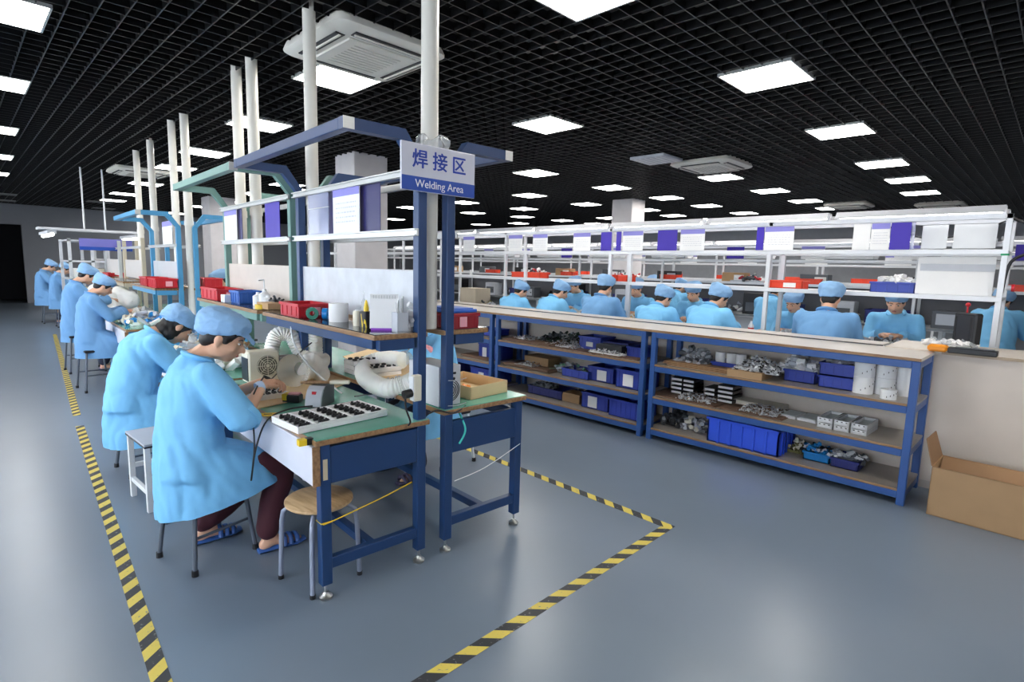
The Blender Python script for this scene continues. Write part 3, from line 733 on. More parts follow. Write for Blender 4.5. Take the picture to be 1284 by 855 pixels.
    cl.tube([cc + (tf*math.cos(a)*.072 + Vector((0, 1, 0))*math.sin(a)*.075) + td*(-.012-.018*math.cos(a)) for a in [R(40+i*28) for i in range(11)]], [.006]+[.02]*9+[.006], 8, sy=.6); cl.build('collar', coat, t, True)
    if legs:
        for i, sy in enumerate((1, -1)):
            tr = MB(); hj = hip+Vector((.0, sy*.09, -.02)); k_, a_ = kn[i], an[i]
            chain(tr, [mixp(hj, k_, .4), k_, mixp(k_, a_, .5), a_+Vector((0, 0, .05))], [.088, .075, .07, .062], 14, 4)
            bm2 = remeshed(tr.bm, .013, 4); fold(bm2, .005, 14, seed+i); x = MB(); x.bm.free(); x.bm = bm2; x.build('trouser_leg', trou, t, True)
            f = a_+Vector((0, 0, -.075)); s_ = MB()
            s_.loft([(f+Vector((-.055, 0, .012)), (0, .026, 0), (0, 0, .012)), (f+Vector((-.02, 0, .014)), (0, .04, 0), (0, 0, .014)), (f+Vector((.06, 0, .014)), (0, .042, 0), (0, 0, .014)), (f+Vector((.14, sy*.008, .014)), (0, .048, 0), (0, 0, .014)), (f+Vector((.2, sy*.01, .016)), (0, .028, 0), (0, 0, .012))], 16)
            for q in range(3): s_.tube([f+Vector((.075+q*.035, -.048, .02)), f+Vector((.08+q*.035, -.03, .058-.006*q)), f+Vector((.08+q*.035, .0, .07-.007*q)), f+Vector((.08+q*.035, .03, .058-.006*q)), f+Vector((.075+q*.035, .048, .02))], .013, 8)
            s_.build('slipper', slip, t, True)
    t['_h'] = 0
    del t['_h']
    return t

# --- the two near women on the left of the first benches
W1 = person('woman in sky blue coat, cap and maroon trousers bent over the nearest bench', seat=.51, hs=1.07, hem_rise=.14, pole_x=-.5, sleeve_r=1.16, lean=4, neck=46, head_pitch=27, head_yaw=-27, spine=.585,
       hands=((.39, .04, .925), (.345, -.10, .93)), feet=((.10, .2, 0), (.34, -.13, 0)), trou=TROU, slip=SLIP, sleeve=.57, hem=.285, seed=3, detail=1, elbow_out=.75, loc=(.80, 3.14, 0), rz=R(-2), girth=1.02, finger_curl=.55)
w_ = Vector((.345, -.10, .93)); MB().tube([w_+Vector((-.03, -.004, -.008)), w_+Vector((-.012, -.002, -.003)), w_+Vector((.004, 0, 0))], [.031, .034, .031], 14).build('wrist_strap', mat('pale_blue_strap', (190, 212, 240), .6), W1, True)
W2 = person('woman in sky blue coat leaning low behind the nearest worker, long black hair under cap', seat=.50, hs=1.1, hem_rise=.05, lean=13, neck=60, head_pitch=50, head_yaw=4, spine=.57,
       hands=((.46, .07, .88), (.46, -.06, .88)), feet=((.32, .10, 0), (.28, -.1, 0)), sleeve=.8, hem=.22, seed=11, hair='long', detail=1, loc=(.855, 4.85, 0), rz=R(-4), girth=1.08)
W3 = person('seated worker in blue coat and round cap, third along the left benches', seat=.62, lean=3, neck=44, head_pitch=36, hands=((.40, .07, 1.0), (.40, -.06, 1.0)), feet=((.3, .1, 0), (.28, -.1, 0)),
       sleeve=.9, hem=.42, seed=21, cap_style='round', coat=COAT2, detail=0, loc=(1.12, 8.3, 0), rz=R(-4), scale=.95)
W4 = dup(W3, (1.16, 9.75, 0), R(-3), 'seated worker half hidden behind the third along, cap a little higher', scale=1.02)
W5 = dup(W3, (1.65, 16.2, 0), R(-10), 'distant worker in blue coat at the far end of the left aisle, nearer of two', scale=1.0)
W6 = dup(W3, (1.5, 17.3, 0), R(-14), 'distant worker at the far end of the left aisle, mostly hidden by another', scale=1.03)
RW = person('worker in blue coat on the far side of the first bench, hidden by its shelf', seat=.5, lean=8, neck=35, head_pitch=30, hands=((.42, .13, 1.03), (.42, -.08, .92)), feet=((.36, .19, 0), (.33, -.14, 0)), slip=DSLIP, sleeve=.9, hem=.3, seed=31, coat=COAT, detail=0, loc=(2.74, 3.5, 0), rz=R(180))
PINK = mat('pink_floral_cotton', (232, 150, 160), .75, var=.35, scale=45)
for w_, sy in ((Vector((.42, .13, 1.03)), 1), (Vector((.42, -.08, .92)), -1)):
    e_ = w_+Vector((-.17, sy*.07, -.1)); MB().tube([mixp(w_, e_, u) for u in (.12, .2, .5, .8, 1)], [.036, .05, .058, .064, .06], 14, False).build('sleeve_guard', PINK, RW, True)
q_ = PX(262, 340, 2.55); RW2 = dup(RW, (2.95, q_.y, 0), R(180), 'worker glimpsed behind the sky blue post, only a blue cap and shoulder showing', scale=1.1)

# --- assembly line workers: those with their backs to the shelf face +x, the others face -x
BK = [person('broad shouldered assembly worker from behind in medium blue coat, nearest the black case', seat=.68, lean=6, neck=30, head_pitch=24, hands=((.40, .1, 1.08), (.40, -.1, 1.08)), legs=True, feet=((.3, .1, 0), (.3, -.1, 0)), coat=COAT2, cap_style='round', sleeve=.9, hem=.5, seed=41, detail=0, sw=.205, girth=1.18, loc=(5.58, 1.53, 0), rz=R(4)),
      person('assembly worker from behind with head turned right, second from the black case', seat=.66, lean=12, neck=34, head_pitch=30, head_yaw=-28, hands=((.42, .1, 1.05), (.42, -.14, 1.05)), feet=((.3, .1, 0), (.3, -.1, 0)), coat=COAT, cap_style='round', sleeve=.9, hem=.5, seed=47, detail=0, sw=.19, girth=1.08, loc=(5.55, 2.70, 0), rz=R(-6))]
for src, px, zc, rz, lb in ((1, 818, .97, 4, 'assembly worker from behind in teal-blue coat with puffy white-blue cap, third from the black case'),
                            (0, 750, 1.0, 2, 'assembly worker from behind sitting upright, fourth from the black case'),
                            (1, 684, .975, -8, 'assembly worker from behind with face turned right, fifth from the black case'),
                            (1, 638, .955, 5, 'assembly worker from behind, farthest of the row seated against the storage shelf')):
    p = PX(px, 360, 5.6); dup(BK[src], (5.57, p.y, 0), R(rz), lb, scale=zc)
FC = person('facing assembly worker beside the black case, face visible under the white rail', seat=.64, lean=8, neck=30, head_pitch=22, hands=((.36, .06, 1.02), (.36, -.06, 1.02)), feet=((.3, .1, 0), (.3, -.1, 0)), coat=COAT, cap_style='round', hair='back', sleeve=.9, hem=.5, seed=53, detail=0, loc=(7.1, 1.24, 0), rz=R(184))
for px, zc, rz, lb in ((1008, .95, 172, 'facing assembly worker bowing low behind the red bin on the white rail'), (878, .99, 184, 'facing assembly worker between two backs, working at the table under the white rail'),
                       (806, 1.0, 186, 'facing assembly worker near the white post pair, head behind the rail'), (732, 1.0, 176, 'facing assembly worker farthest to the left behind the white rail')):
    p = PX(px, 360, 7.1); dup(FC, (7.1, p.y, 0), R(rz), lb, scale=zc)
for i, (x, y, rz, s_, lb) in enumerate(((9.0, 4.95, 2, 1.0, 'worker in the second assembly row, grey-blue cap seen through the first row'), (9.0, 3.3, -4, 1.0, 'worker in the second assembly row behind the red bin'),
                        (10.5, 6.1, 182, 1.02, 'worker facing this way in the second assembly row behind the white pillar'), (10.5, 2.0, 178, .98, 'worker facing this way in the second assembly row under the white trays'),
                        (9.0, .55, 3, 1.0, 'worker past the right end post of the first assembly row, at the view edge'))):
    dup(BK[1] if rz < 90 else FC, (x, y, 0), R(rz), lb, scale=s_)
# ------------------------------------------------------------------ generic small goods
def crate(label, loc, rz, w, d, h, m, cat='crate', name='plastic_crate', card=None, group=None, ribs=4, lip=True):
    """open-topped bin; w across x, d along y, origin at its base centre"""
    t = thing(name, label, cat, loc, rz, group); e = .006; f = MB()
    f.box((-w/2, -d/2, 0), (w/2, d/2, .008))
    f.box((-w/2, -d/2, 0), (-w/2+e, d/2, h)); f.box((w/2-e, -d/2, 0), (w/2, d/2, h)); f.box((-w/2, -d/2, 0), (w/2, -d/2+e, h)); f.box((-w/2, d/2-e, 0), (w/2, d/2, h))
    f.build('bin_wall', m, t)
    if lip:
        f = MB()
        for a, b in (((-w/2-.008, -d/2-.008), (w/2+.008, -d/2+.008)), ((-w/2-.008, d/2-.008), (w/2+.008, d/2+.008)), ((-w/2-.008, -d/2), (-w/2+.008, d/2)), ((w/2-.008, -d/2), (w/2+.008, d/2))):
            f.box((*a, h-.018), (*b, h), .002)
        f.build('rim', m, t)
    f = MB()
    for i in range(ribs):
        u = (i+.5)/ribs
        for s in (-1, 1):
            f.box((-w/2+u*w-.005, s*(d/2)-.004, .01), (-w/2+u*w+.005, s*(d/2)+.004, h-.018)); f.box((s*w/2-.004, -d/2+u*d-.005, .01), (s*w/2+.004, -d/2+u*d+.005, h-.018))
    f.build('rib', m, t)['kind'] = 'stuff'
    if card:
        sx, u, cw, ch = card    # which side (-1 = -x face, 2 = -y face), position along it, size
        q = MB()
        if sx == -1: q.box((-w/2-.007, u*d/2-cw/2, h*.45-ch/2), (-w/2-.0045, u*d/2+cw/2, h*.45+ch/2))
        else: q.box((u*w/2-cw/2, -d/2-.007, h*.45-ch/2), (u*w/2+cw/2, -d/2-.0045, h*.45+ch/2))
        q.build('label_card', PAPER if m is not RED and m is not DKRED else mat('pink_card', (238, 170, 180), .6), t)
    return t
def heap(name, label, c, sx, sy, sz, n, mats, cat, size=.012, elong=2.5, seed=1, group=None, rz=0, mound=True):
    random.seed(seed); f = MB()
    for i in range(n):
        x, y = random.uniform(-1, 1), random.uniform(-1, 1)
        r = max(abs(x), abs(y)); z = (1-r*r)*sz*random.uniform(.2, 1) if mound else random.uniform(0, sz)
        f.mi = random.randrange(len(mats))
        d = Vector((random.uniform(-1, 1), random.uniform(-1, 1), random.uniform(-.5, .5))).normalized()*size*elong/2
        p = Vector((x*sx/2, y*sy/2, z+size*.5)); f.tube([p-d, p+d], size*random.uniform(.35, .6), 5)
    f.mi = 0; f.box((-sx*.42, -sy*.42, 0), (sx*.42, sy*.42, sz*.25))
    o = f.build(name, mats); o.location = c; o.rotation_euler = (0, 0, rz); return tag(o, label, cat, group, 'stuff')
def roll(label, loc, r, h, m, hole=.4, name='tape_roll', cat='tape roll', group=None, marks=False, tilt=None):
    t = thing(name, label, cat, loc, 0, group)
    f = MB().lathe([(r*hole, 0), (r, 0), (r, h), (r*hole, h), (r*hole, 0)], n=24); o = f.build('roll_body', m, t, True)
    if marks:
        q = MB()
        for i in range(6):
            a = R(180+i*24); z = h*(.2+.13*(i % 5)); q.box((r*math.cos(a)-.002, r*math.sin(a)-.002, z), (r*math.cos(a)+.002, r*math.sin(a)+.002, z+.011))
        q.build('print_mark', BLACK, t)
    if tilt: t.rotation_euler = tilt
    return t
def cable(label, pts, r, m, name='cable', cat='cable', sub=6):
    pts = [Vector(p) for p in pts]; out = []
    for i in range(len(pts)-1):
        p0 = pts[max(i-1, 0)]; p1 = pts[i]; p2 = pts[i+1]; p3 = pts[min(i+2, len(pts)-1)]
        for k in range(sub):
            u = k/sub; out.append(.5*((2*p1)+(p2-p0)*u+(2*p0-5*p1+4*p2-p3)*u*u+(3*p1-p0-3*p2+p3)*u**3))
    out.append(pts[-1]); return tag(MB().tube(out, r, 8).build(name, m, None, True), label, cat)
def corrugated(f, pts, r, pitch=.016, sub=14, amp=.1, n=14):
    pts = [Vector(p) for p in pts]; out = []
    for i in range(len(pts)-1):
        p0 = pts[max(i-1, 0)]; p1 = pts[i]; p2 = pts[i+1]; p3 = pts[min(i+2, len(pts)-1)]
        m = max(3, int((p2-p1).length/pitch*2))
        for k in range(m):
            u = k/m; out.append(.5*((2*p1)+(p2-p0)*u+(2*p0-5*p1+4*p2-p3)*u*u+(3*p1-p0-3*p2+p3)*u**3))
    out.append(pts[-1]); f.tube(out, [r*(1+amp*(1 if i % 2 else -1)*.5) for i in range(len(out))], n); return f

# ------------------------------------------------------------------ on the nearest bench
ZB = .802
def foam_tray(label, a, b, c, h=.035, cols=4, rows=5, z=ZB):
    """a = corner, b = along the long side, c = along the short side"""
    a, b, c = Vector(a), Vector(b), Vector(c); u = b-a; v = c-a; L, W = u.length, v.length; an = math.atan2(u.y, u.x)
    flip = 1 if u.cross(v).z > 0 else -1
    t = thing('foam_tray', label, 'tray', (a.x, a.y, z), an)
    MB().box((0, 0, 0), (L, flip*W, h*.72), .003).build('tray_base', FOAM, t)
    f = MB()
    for i in range(cols+1):
        x = L*i/cols; f.box((max(0, x-.006), 0, h*.7), (min(L, x+.006), flip*W, h))
    for j in range(2): y = flip*W*j; f.box((0, y-flip*.008*j, h*.7), (L, y+flip*.008*(1-j), h))
    f.build('cell_wall', FOAM, t)
    for i in range(cols):
        for j in range(rows):
            x = L*(i+.5)/cols; y = flip*W*(j+.7)/(rows+.6); g = MB()
            g.box((x-.028, y-.006, h*.72), (x+.024, y+.006, h+.004)); g.cyl((x-.02, y, h), (x-.02, y, h+.012), .007, 8); g.cyl((x+.012, y, h), (x+.012, y, h+.009), .005, 8)
            g.mi = 1; g.box((x+.024, y-.003, h*.8), (x+.032, y+.003, h)); g.build('black_connector', [BLACK, STEEL], t)
    return t
foam_tray('white foam tray of black connectors on the near corner of the first bench', P(374, 545, ZB), P(486, 521, ZB), P(335, 531, ZB), cols=5)
foam_tray('white foam tray of dark parts in front of the nearest woman, under her hands', Vector((1.16, 3.55, 0)), Vector((1.16, 3.2, 0)), Vector((1.36, 3.55, 0)), cols=4)
tb = MB(); pts = [P(x, y, ZB) for x, y in ((318, 514), (392, 498), (462, 470), (395, 462), (320, 480))]
tb.poly([Vector((p.x, p.y, ZB)) for p in pts], (0, 0, .006)); tag(tb.build('work_board', TAN), 'tan fibre work board lying on the green mat by the funnel hood', 'board')

s = P(403, 512, ZB); st = thing('soldering_station', 'grey soldering station with sloping curved front on the first bench', 'soldering station', (s.x-.027, s.y+.036, ZB), R(37))
W_, D_, H_ = .15, .10, .115
prof = [(0, 0), (.16, 0), (.16, H_), (.055, H_), (.03, H_*.85), (.01, H_*.5), (0, H_*.15)]
M = Matrix.Identity(4)
f = MB().poly([(x, -.045, z) for x, z in prof], (0, .09, 0)); f.build('casing', DGREY, st)
f = MB().poly([(x-.0015, -.0455, z) for x, z in [(0, .01), (.012, H_*.5), (.032, H_*.83), (.055, H_), (.045, H_), (.018, H_*.85), (-.004, H_*.5), (-.012, .01)]], (0, .091, 0)); f.build('front_fascia', LGREY, st)
MB().box((.004, -.012, .075), (.02, .012, .09)).build('red_display', RED, st)
MB().lathe([(0, 0), (.012, 0), (.011, .012), (0, .012)], n=14, M=Matrix.Translation((.006, 0, .035)) @ Matrix.Rotation(R(-90), 4, 'Y')).build('dial', BLACK, st)
tl = thing('tool', 'long wooden handled brush lying across the top of the soldering station', 'tool', (s.x+.05, s.y+.08, ZB+H_+.012), R(-38))
MB().tube([(-.12, 0, 0), (-.05, 0, 0), (.04, 0, .002)], [.007, .010, .008], 10).build('handle', EDGE, tl, True)
MB().box((.04, -.018, -.008), (.15, .018, .012), .004).build('bristle_head', IVORY, tl)
s2 = P(370, 505, ZB); sp_ = thing('solder_stand', 'small yellow and black solder holder beside the grey soldering station', 'holder', (s2.x, s2.y+.03, ZB), R(-50))
MB().box((-.05, -.03, 0), (.05, .03, .045), .006).build('holder_base', BLACK, sp_); MB().box((-.051, -.031, .012), (-.02, .031, .05), .003).build('yellow_band', YELLOW, sp_); MB().box((-.02, -.02, .045), (.045, .02, .055), .003).build('pink_sponge', mat('pink_sponge', (230, 170, 180), .8), sp_)
y1 = P(336, 520, ZB); t = thing('esd_label', 'yellow sticker with black stripe on the front edge of the first bench', 'sticker', (y1.x, y1.y, ZB+.001), R(-30))
MB().box((-.04, -.03, 0), (.04, .03, .002)).build('sticker', YELLOW, t); MB().box((-.02, -.006, .002), (.02, .006, .003)).build('dark_stripe', BLACK, t)
y2 = P(383, 552, ZB); t = thing('edge_tape', 'black and yellow tape wrapped round the near front corner of the first bench', 'tape', (y2.x+.03, y2.y+.015, ZB-.02), R(-5))
MB().box((-.055, -.012, -.008), (-.02, .02, .021)).build('yellow_wrap', YELLOW, t); MB().box((-.02, -.012, -.008), (.01, .02, .022)).build('black_wrap', BLACK, t)

# fume funnel on the white pipe
zf = .80
e0 = Vector((pole_b.x, pole_b.y, 0)); fd = thing('fume_hood', 'white flexible fume duct with clear funnel mouth over the first bench', 'fume extractor', (0, 0, 0))
fc = P(362, 466, .93)
f = corrugated(MB(), [e0+Vector((0, 0, 1.22)), e0+Vector((0, 0, 1.0)), e0+Vector((0, 0, .9)), e0+Vector((-.03, -.01, .865)), e0*.82+Vector((fc.x, fc.y, 0))*.18+Vector((0, 0, .87)), e0*.45+Vector((fc.x, fc.y, 0))*.55+Vector((0, 0, .90))], .048)
f.build('flexible_duct', mat('white_flexible_duct', (246, 245, 240), .5, sss=.05), fd, True)
j = e0*.45+Vector((fc.x, fc.y, 0))*.55; dirn = (Vector((fc.x, fc.y, .93))-Vector((j.x, j.y, .90))).normalized()
Mq = dirn.to_track_quat('Z', 'Y').to_matrix().to_4x4(); Mq.translation = Vector((j.x, j.y, .90))
MB().lathe([(.052, -.01), (.056, -.01), (.056, .035), (.052, .035)], n=22, M=Mq).build('clamp_ring', STEEL, fd, True)
MB().lathe([(.045, .02), (.048, .05), (.085, .13), (.105, .19), (.102, .19), (.082, .13), (.043, .05)], n=26, M=Mq).build('funnel', mat('cloudy_funnel', (248, 244, 234), .2, alpha=.36), fd, True)

# coiled flexible hose on the right hand bench
hz = thing('flexible_hose', 'thick white corrugated hose curled in a loop on the right half of the first bench', 'hose', (0, 0, 0))
hp_ = [P(505, 452, .93), P(480, 450, .92), P(458, 458, .88), P(459, 474, .86), P(484, 487, .85), P(510, 482, .88), P(530, 470, .95)]
corrugated(MB(), hp_, .058).build('hose_wall', mat('white_flexible_duct', (246, 245, 240)), hz, True)
MB().cyl(P(505, 450, .935), P(522, 446, .93), .056, 18).build('hose_cuff', CLEAR, hz, True)
q = rowpt(-.09, -.012, .99); t = thing('power_socket', 'grey socket box with black plug fixed on the nearest blue post', 'socket', q, ANG)
MB().box((-.075, -.035, -.075), (-.03, -.0, .06), .004).build('socket_box', IVORY, t); MB().box((-.082, -.034, -.07), (-.075, -.002, .055), .002).build('face_plate', WHITEP, t)
MB().cyl((-.082, -.016, -.03), (-.125, -.016, -.035), .022, 12).build('plug', BLACK, t, True)
cable('black power lead hanging from the plug on the nearest blue post', [q+Vector((-.12, -.016, -.035)), q+Vector((-.12, -.02, -.1)), q+Vector((-.1, -.03, -.17)), q+Vector((-.09, -.0, -.2))], .005, BLACK)

# ivory fan box, monitor, clutter at the far end of the bench
s = P(296, 462, ZB); t = thing('fume_purifier', 'ivory box with round fan grille standing on the first bench past the woman\'s face', 'fan box', rowpt(-.42, 1.44, ZB), ANG)
MB().box((-.1, -.07, 0), (.1, .07, .21), .012).build('casing', IVORY, t)
f = MB().lathe([(.0, 0), (.068, 0), (.068, .004), (0, .004)], n=24, M=Matrix.Translation((.02, -.074, .115)) @ Matrix.Rotation(R(90), 4, 'X')); f.build('fan_opening', mat('grille_dark', (96, 92, 80), .5), t)
f = MB()
for k in range(5): f.tube([(.02+.014*(k+.6)*math.cos(R(a)), -.08, .115+.014*(k+.6)*math.sin(R(a))) for a in range(0, 360, 18)], .0022, 6, close=True)
for a in range(0, 180, 45): f.cyl((.02-.07*math.cos(R(a)), -.08, .115-.07*math.sin(R(a))), (.02+.07*math.cos(R(a)), -.08, .115+.07*math.sin(R(a))), .002, 6)
f.build('fan_grille', IVORY, t)
MB().box((-.102, -.06, .02), (-.098, .06, .17)).build('side_vent', BLACK, t)
t = thing('meter', 'dark grey instrument box beside the ivory fan box on the first bench', 'instrument', rowpt(-.24, 1.46, ZB), ANG+R(4))
MB().box((-.06, -.06, 0), (.06, .06, .155), .006).build('casing', DGREY, t); MB().box((-.045, -.064, .03), (.045, -.059, .135), .002).build('front_screen', mat('screen_dark', (62, 76, 84), .25), t)
hs = thing('flexible_hose', 'white corrugated hose bent behind the fan box at the far end of the first bench', 'hose', (0, 0, 0))
corrugated(MB(), [rowpt(-.3, 1.60, .95), rowpt(-.25, 1.62, 1.08), rowpt(-.16, 1.6, 1.08), rowpt(-.1, 1.55, .95), rowpt(-.02, 1.5, .9)], .05).build('hose_wall', mat('white_flexible_duct', (246, 245, 240)), hs, True)
w = MB(); random.seed(5)
for k in range(9): w.ball((random.uniform(-.08, .08), random.uniform(-.05, .05), .06+random.uniform(0, .1)), random.uniform(.035, .06), None, 2)
b_ = remeshed(w.bm, .012, 2); fold(b_, .012, 18, 4); x = MB(); x.bm.free(); x.bm = b_
o = tag(x.build('white_bag', mat('white_cloth', (232, 230, 226), .8, bump=.3, bscale=30), None, True), 'crumpled white bag on the first bench under the shelf, beside the white duct', 'bag'); o.location = rowpt(-.12, 1.25, ZB-.01)
for k, (x_, y_) in enumerate(((.2, 1.22), (.22, 1.05))):
    for z_ in range(3 if k == 0 else 2):
        a = rowpt(x_-.1, y_-.08); c = thing('parts_tray', '%s white tray of black round parts in the %s stack behind the duct' % (('bottom', 'middle', 'topmost')[z_], ('farther', 'nearer')[k]), 'tray', (a.x, a.y, ZB+.03+z_*.032), ANG)
        MB().box((0, 0, 0), (.26, .15, .03), .003).build('tray_base', FOAM, c)
        g = MB()
        for i in range(5):
            for j_ in range(2): g.lathe([(0, .03), (.016, .03), (.016, .042), (.006, .044), (.006, .038), (0, .038)], (.03+i*.05, .04+j_*.07, 0), 10)
        g.build('round_part', BLACK, c)
heap('clear_bits', 'small heap of clear plastic pieces on the right half of the first bench', rowpt(.13, .62, ZB+.03), .22, .2, .06, 60, [CLEAR, LGREY], 'parts', .02, 2, 9)
pb = [P(x, y, ZB) for x, y in ((430, 452), (500, 492), (530, 470), (470, 440))]
tag(MB().poly([(p.x, p.y, ZB+.03) for p in pb], (0, 0, .005)).build('work_board', TAN), 'tan work board under the curled white hose', 'board')
# far side worker's hands resting in pink floral sleeves
# soldering iron in the woman's hand
cable('thin black cable looping down from the soldering iron in the nearest woman\'s hand', [Vector((1.17, 3.07, .975)), PY(317, 500, 2.95), PY(319, 560, 2.88), PY(315, 602, 2.86), PY(321, 562, 2.86), PY(335, 527, 2.84), P(362, 513, ZB+.03), P(392, 509, ZB+.035)], .0045, BLACK, 'iron_cable')
t = thing('soldering_iron', 'black pen-shaped soldering iron held by the nearest woman', 'soldering iron', (1.17, 3.07, .975))
MB().tube([(0, 0, 0), (.03, .02, -.02), (.08, .055, -.06)], [.007, .010, .009], 10).build('handle', BLACK, t, True); MB().tube([(.08, .055, -.06), (.13, .09, -.1)], [.003, .0015], 8).build('hot_tip', STEEL, t, True)
cable('white cable hanging over the first bench from the shelf above', [rowpt(-.34, 1.1, 1.22), rowpt(-.36, 1.0, 1.1), rowpt(-.3, .95, .98), rowpt(-.22, .9, .88), rowpt(-.15, .8, .80)], .006, WHITEP)
cable('thin black lead crossing from the fan box to the bench duct', [rowpt(-.42, 1.3, .82), rowpt(-.3, 1.25, .95), rowpt(-.2, 1.2, 1.05), rowpt(-.16, 1.22, 1.07)], .004, BLACK)
cable('black lead running from the soldering station across the bench to the gap', [P(445, 497, .83), P(470, 493, .80), P(500, 489, .80), P(520, 487, .80)], .004, BLACK)

# ------------------------------------------------------------------ shelf of the first bench
ZS = 1.264
def S(x, y): return rowpt(x, y, ZS)
crate('red plastic crate with pink card on the shelf of the first bench', S(-.24, 1.12), ANG, .2, .3, .085, RED, card=(2, .1, .05, .05))
roll('roll of green tinted clear tape standing beside the red crate on the first shelf', S(-.29, .90), .036, .05, mat('green_tape', (70, 140, 120), .25), tilt=(R(90), 0, R(-20))).location.z += .036
roll('small blue tape roll standing behind the green one on the first shelf', S(-.245, .84), .034, .03, CYAN, tilt=(R(90), 0, R(50))).location.z += .034
roll('large white paper roll standing on the shelf of the first bench', S(-.22, .68), .056, .105, PAPER, .25, 'paper_roll', 'paper roll')
tag(MB().box((-.03, -.02, 0), (.03, .02, .012), .002).build('wood_block', EDGE), 'little wooden block on the first shelf between paper roll and bottles', 'block').location = S(-.17, .53)
t = thing('bottle', 'short white bottle in front of the clear glue bottle on the first shelf', 'bottle', S(-.235, .42)); MB().lathe([(0, 0), (.023, 0), (.024, .07), (.02, .082), (0, .084)], n=18).build('bottle_body', IVORY, t, True); MB().lathe([(.012, .082), (.012, .088), (0, .088)], n=12).build('bottle_top', WHITEP, t)
t = thing('glue_bottle', 'clear glue bottle with tall thin nozzle on the first shelf', 'bottle', S(-.19, .43)); MB().lathe([(0, 0), (.024, 0), (.024, .09), (.012, .11), (.011, .12)], n=18).build('bottle_body', CLEAR, t, True); MB().lathe([(.012, .115), (.012, .13), (.004, .15), (.002, .19), (0, .19)], n=12).build('nozzle', CLEAR, t, True)
t = thing('tape_dispenser_bottle', 'black and yellow striped tape roll with yellow cone stuck in it, on the first shelf', 'tape roll', S(-.22, .345))
MB().lathe([(.012, 0), (.036, 0), (.036, .085), (.012, .085), (.012, 0)], n=22).build('black_roll', BLACK, t, True)
f = MB(); f.poly([(-.037*math.cos(R(a)), -.037*math.sin(R(a)), z) for a, z in ((100, 0), (60, 0), (20, 0), (10, .075), (50, .04))]); f.build('yellow_stripe', YELLOW, t)
MB().lathe([(0, .0), (.014, .0), (.014, .1), (.008, .13), (.004, .145), (0, .145)], (0, 0, 0), 12).build('yellow_cone', YELLOW, t, True)
t = thing('desk_calendar', 'white flip calendar with purple base standing on the first shelf', 'calendar', S(-.21, .17), ANG+R(-34))
Mt = Matrix.Rotation(R(-14), 4, 'X')
MB().box((-.066, -.03, 0), (.066, .04, .012)).build('purple_base', mat('purple_card', (150, 70, 200), .5), t)
MB().box((-.072, -.0015, 0), (.072, .0015, .18), 0, Matrix.Translation((0, -.028, .01)) @ Mt).build('page', PAPER, t); MB().box((-.062, -.0015, 0), (.062, .0015, .16), 0, Matrix.Translation((0, .05, .008)) @ Matrix.Rotation(R(14), 4, 'X')).build('back_leaf', LGREY, t)
f = MB()
for i in range(9): f.tube([(-.055+i*.0138, .012+.008*math.cos(R(a)), .17+.008*math.sin(R(a))) for a in range(0, 360, 40)], .0012, 5, close=True)
f.build('ring_binding', STEEL, t)
t = thing('wire_spool', 'clear wire dispenser standing behind the white calendar on the first shelf', 'dispenser', S(-.15, .22))
for z in (0, .05, .1, .145): MB().lathe([(.008, z), (.03, z), (.03, z+.006), (.008, z+.006)], n=18).build('spool_flange', CLEAR, t)
MB().cyl((0, 0, 0), (0, 0, .16), .008, 10).build('spindle', STEEL, t)
t = thing('pen_holder', 'light grey square pen holder beside the nearest blue post on the first shelf', 'pen holder', S(-.185, .055), ANG)
f = MB()
for a, b in (((-.032, -.028, 0), (.032, .028, .006)), ((-.032, -.028, 0), (-.029, .028, .1)), ((.029, -.028, 0), (.032, .028, .1)), ((-.032, -.028, 0), (.032, -.025, .1)), ((-.032, .025, 0), (.032, .028, .1))): f.box(a, b)
f.build('holder_wall', LGREY, t)
for k in range(4): MB().cyl((-.015+k*.01, .005*(k % 2), .01), (-.02+k*.014, .01, .15+.01*k), .004, 8).build('pen', STEEL if k % 2 else WHITEP, t, True)
heap('white_bits', 'crumpled white tissue behind the calendar by the nearest post', S(-.12, .08), .08, .06, .14, 26, [PAPER], 'tissue', .03, 1.6, 4)

# right half shelf and bench
crate('maroon bin with pink card on the right half shelf beside the blue posts', rowpt(.19, .14, ZS), ANG, .2, .26, .085, DKRED, card=(2, -.1, .05, .055))
t = thing('blue_tray', 'flat blue tray lid laid over the maroon bin', 'tray', rowpt(.19, .14, ZS+.087), ANG); MB().box((-.1, -.13, 0), (.09, .13, .018), .003).build('lid_plate', mat('blue_lid', (40, 96, 190), .4), t); MB().box((-.085, -.115, .018), (.075, .115, .024), .002).build('raised_panel', mat('blue_lid', (40, 96, 190), .4), t)
t = thing('power_unit', 'white metal power unit with round fan grille on the right half of the first bench', 'power unit', rowpt(.085, .055, ZB+.03), ANG)
MB().box((-.03, 0, 0), (.12, .3, .225), .003).build('casing', mat('white_metal', (226, 228, 232), .35, .2), t)
f = MB()
for r_ in (.014, .026, .038, .05, .06): f.tube([(.05+r_*math.cos(R(a)), -.002, .085+r_*math.sin(R(a))) for a in range(0, 360, 15)], .0024, 6, close=True)
f.build('fan_grille', BLACK, t)
MB().lathe([(0, 0), (.012, 0), (0, .004)], n=12, M=Matrix.Translation((.05, -.002, .085)) @ Matrix.Rotation(R(90), 4, 'X')).build('fan_hub', BLACK, t)
MB().box((.06, -.003, .175), (.085, 0, .187)).build('inlet', BLACK, t); MB().cyl((.072, 0, .15), (.072, -.004, .15), .008, 10).build('jack', BLACK, t)
cable('thin grey wire tied around the right post and white power unit', [rowpt(.075, -.006, .99), rowpt(.135, -.008, .985), rowpt(.2, -.004, .99)], .002, LGREY)
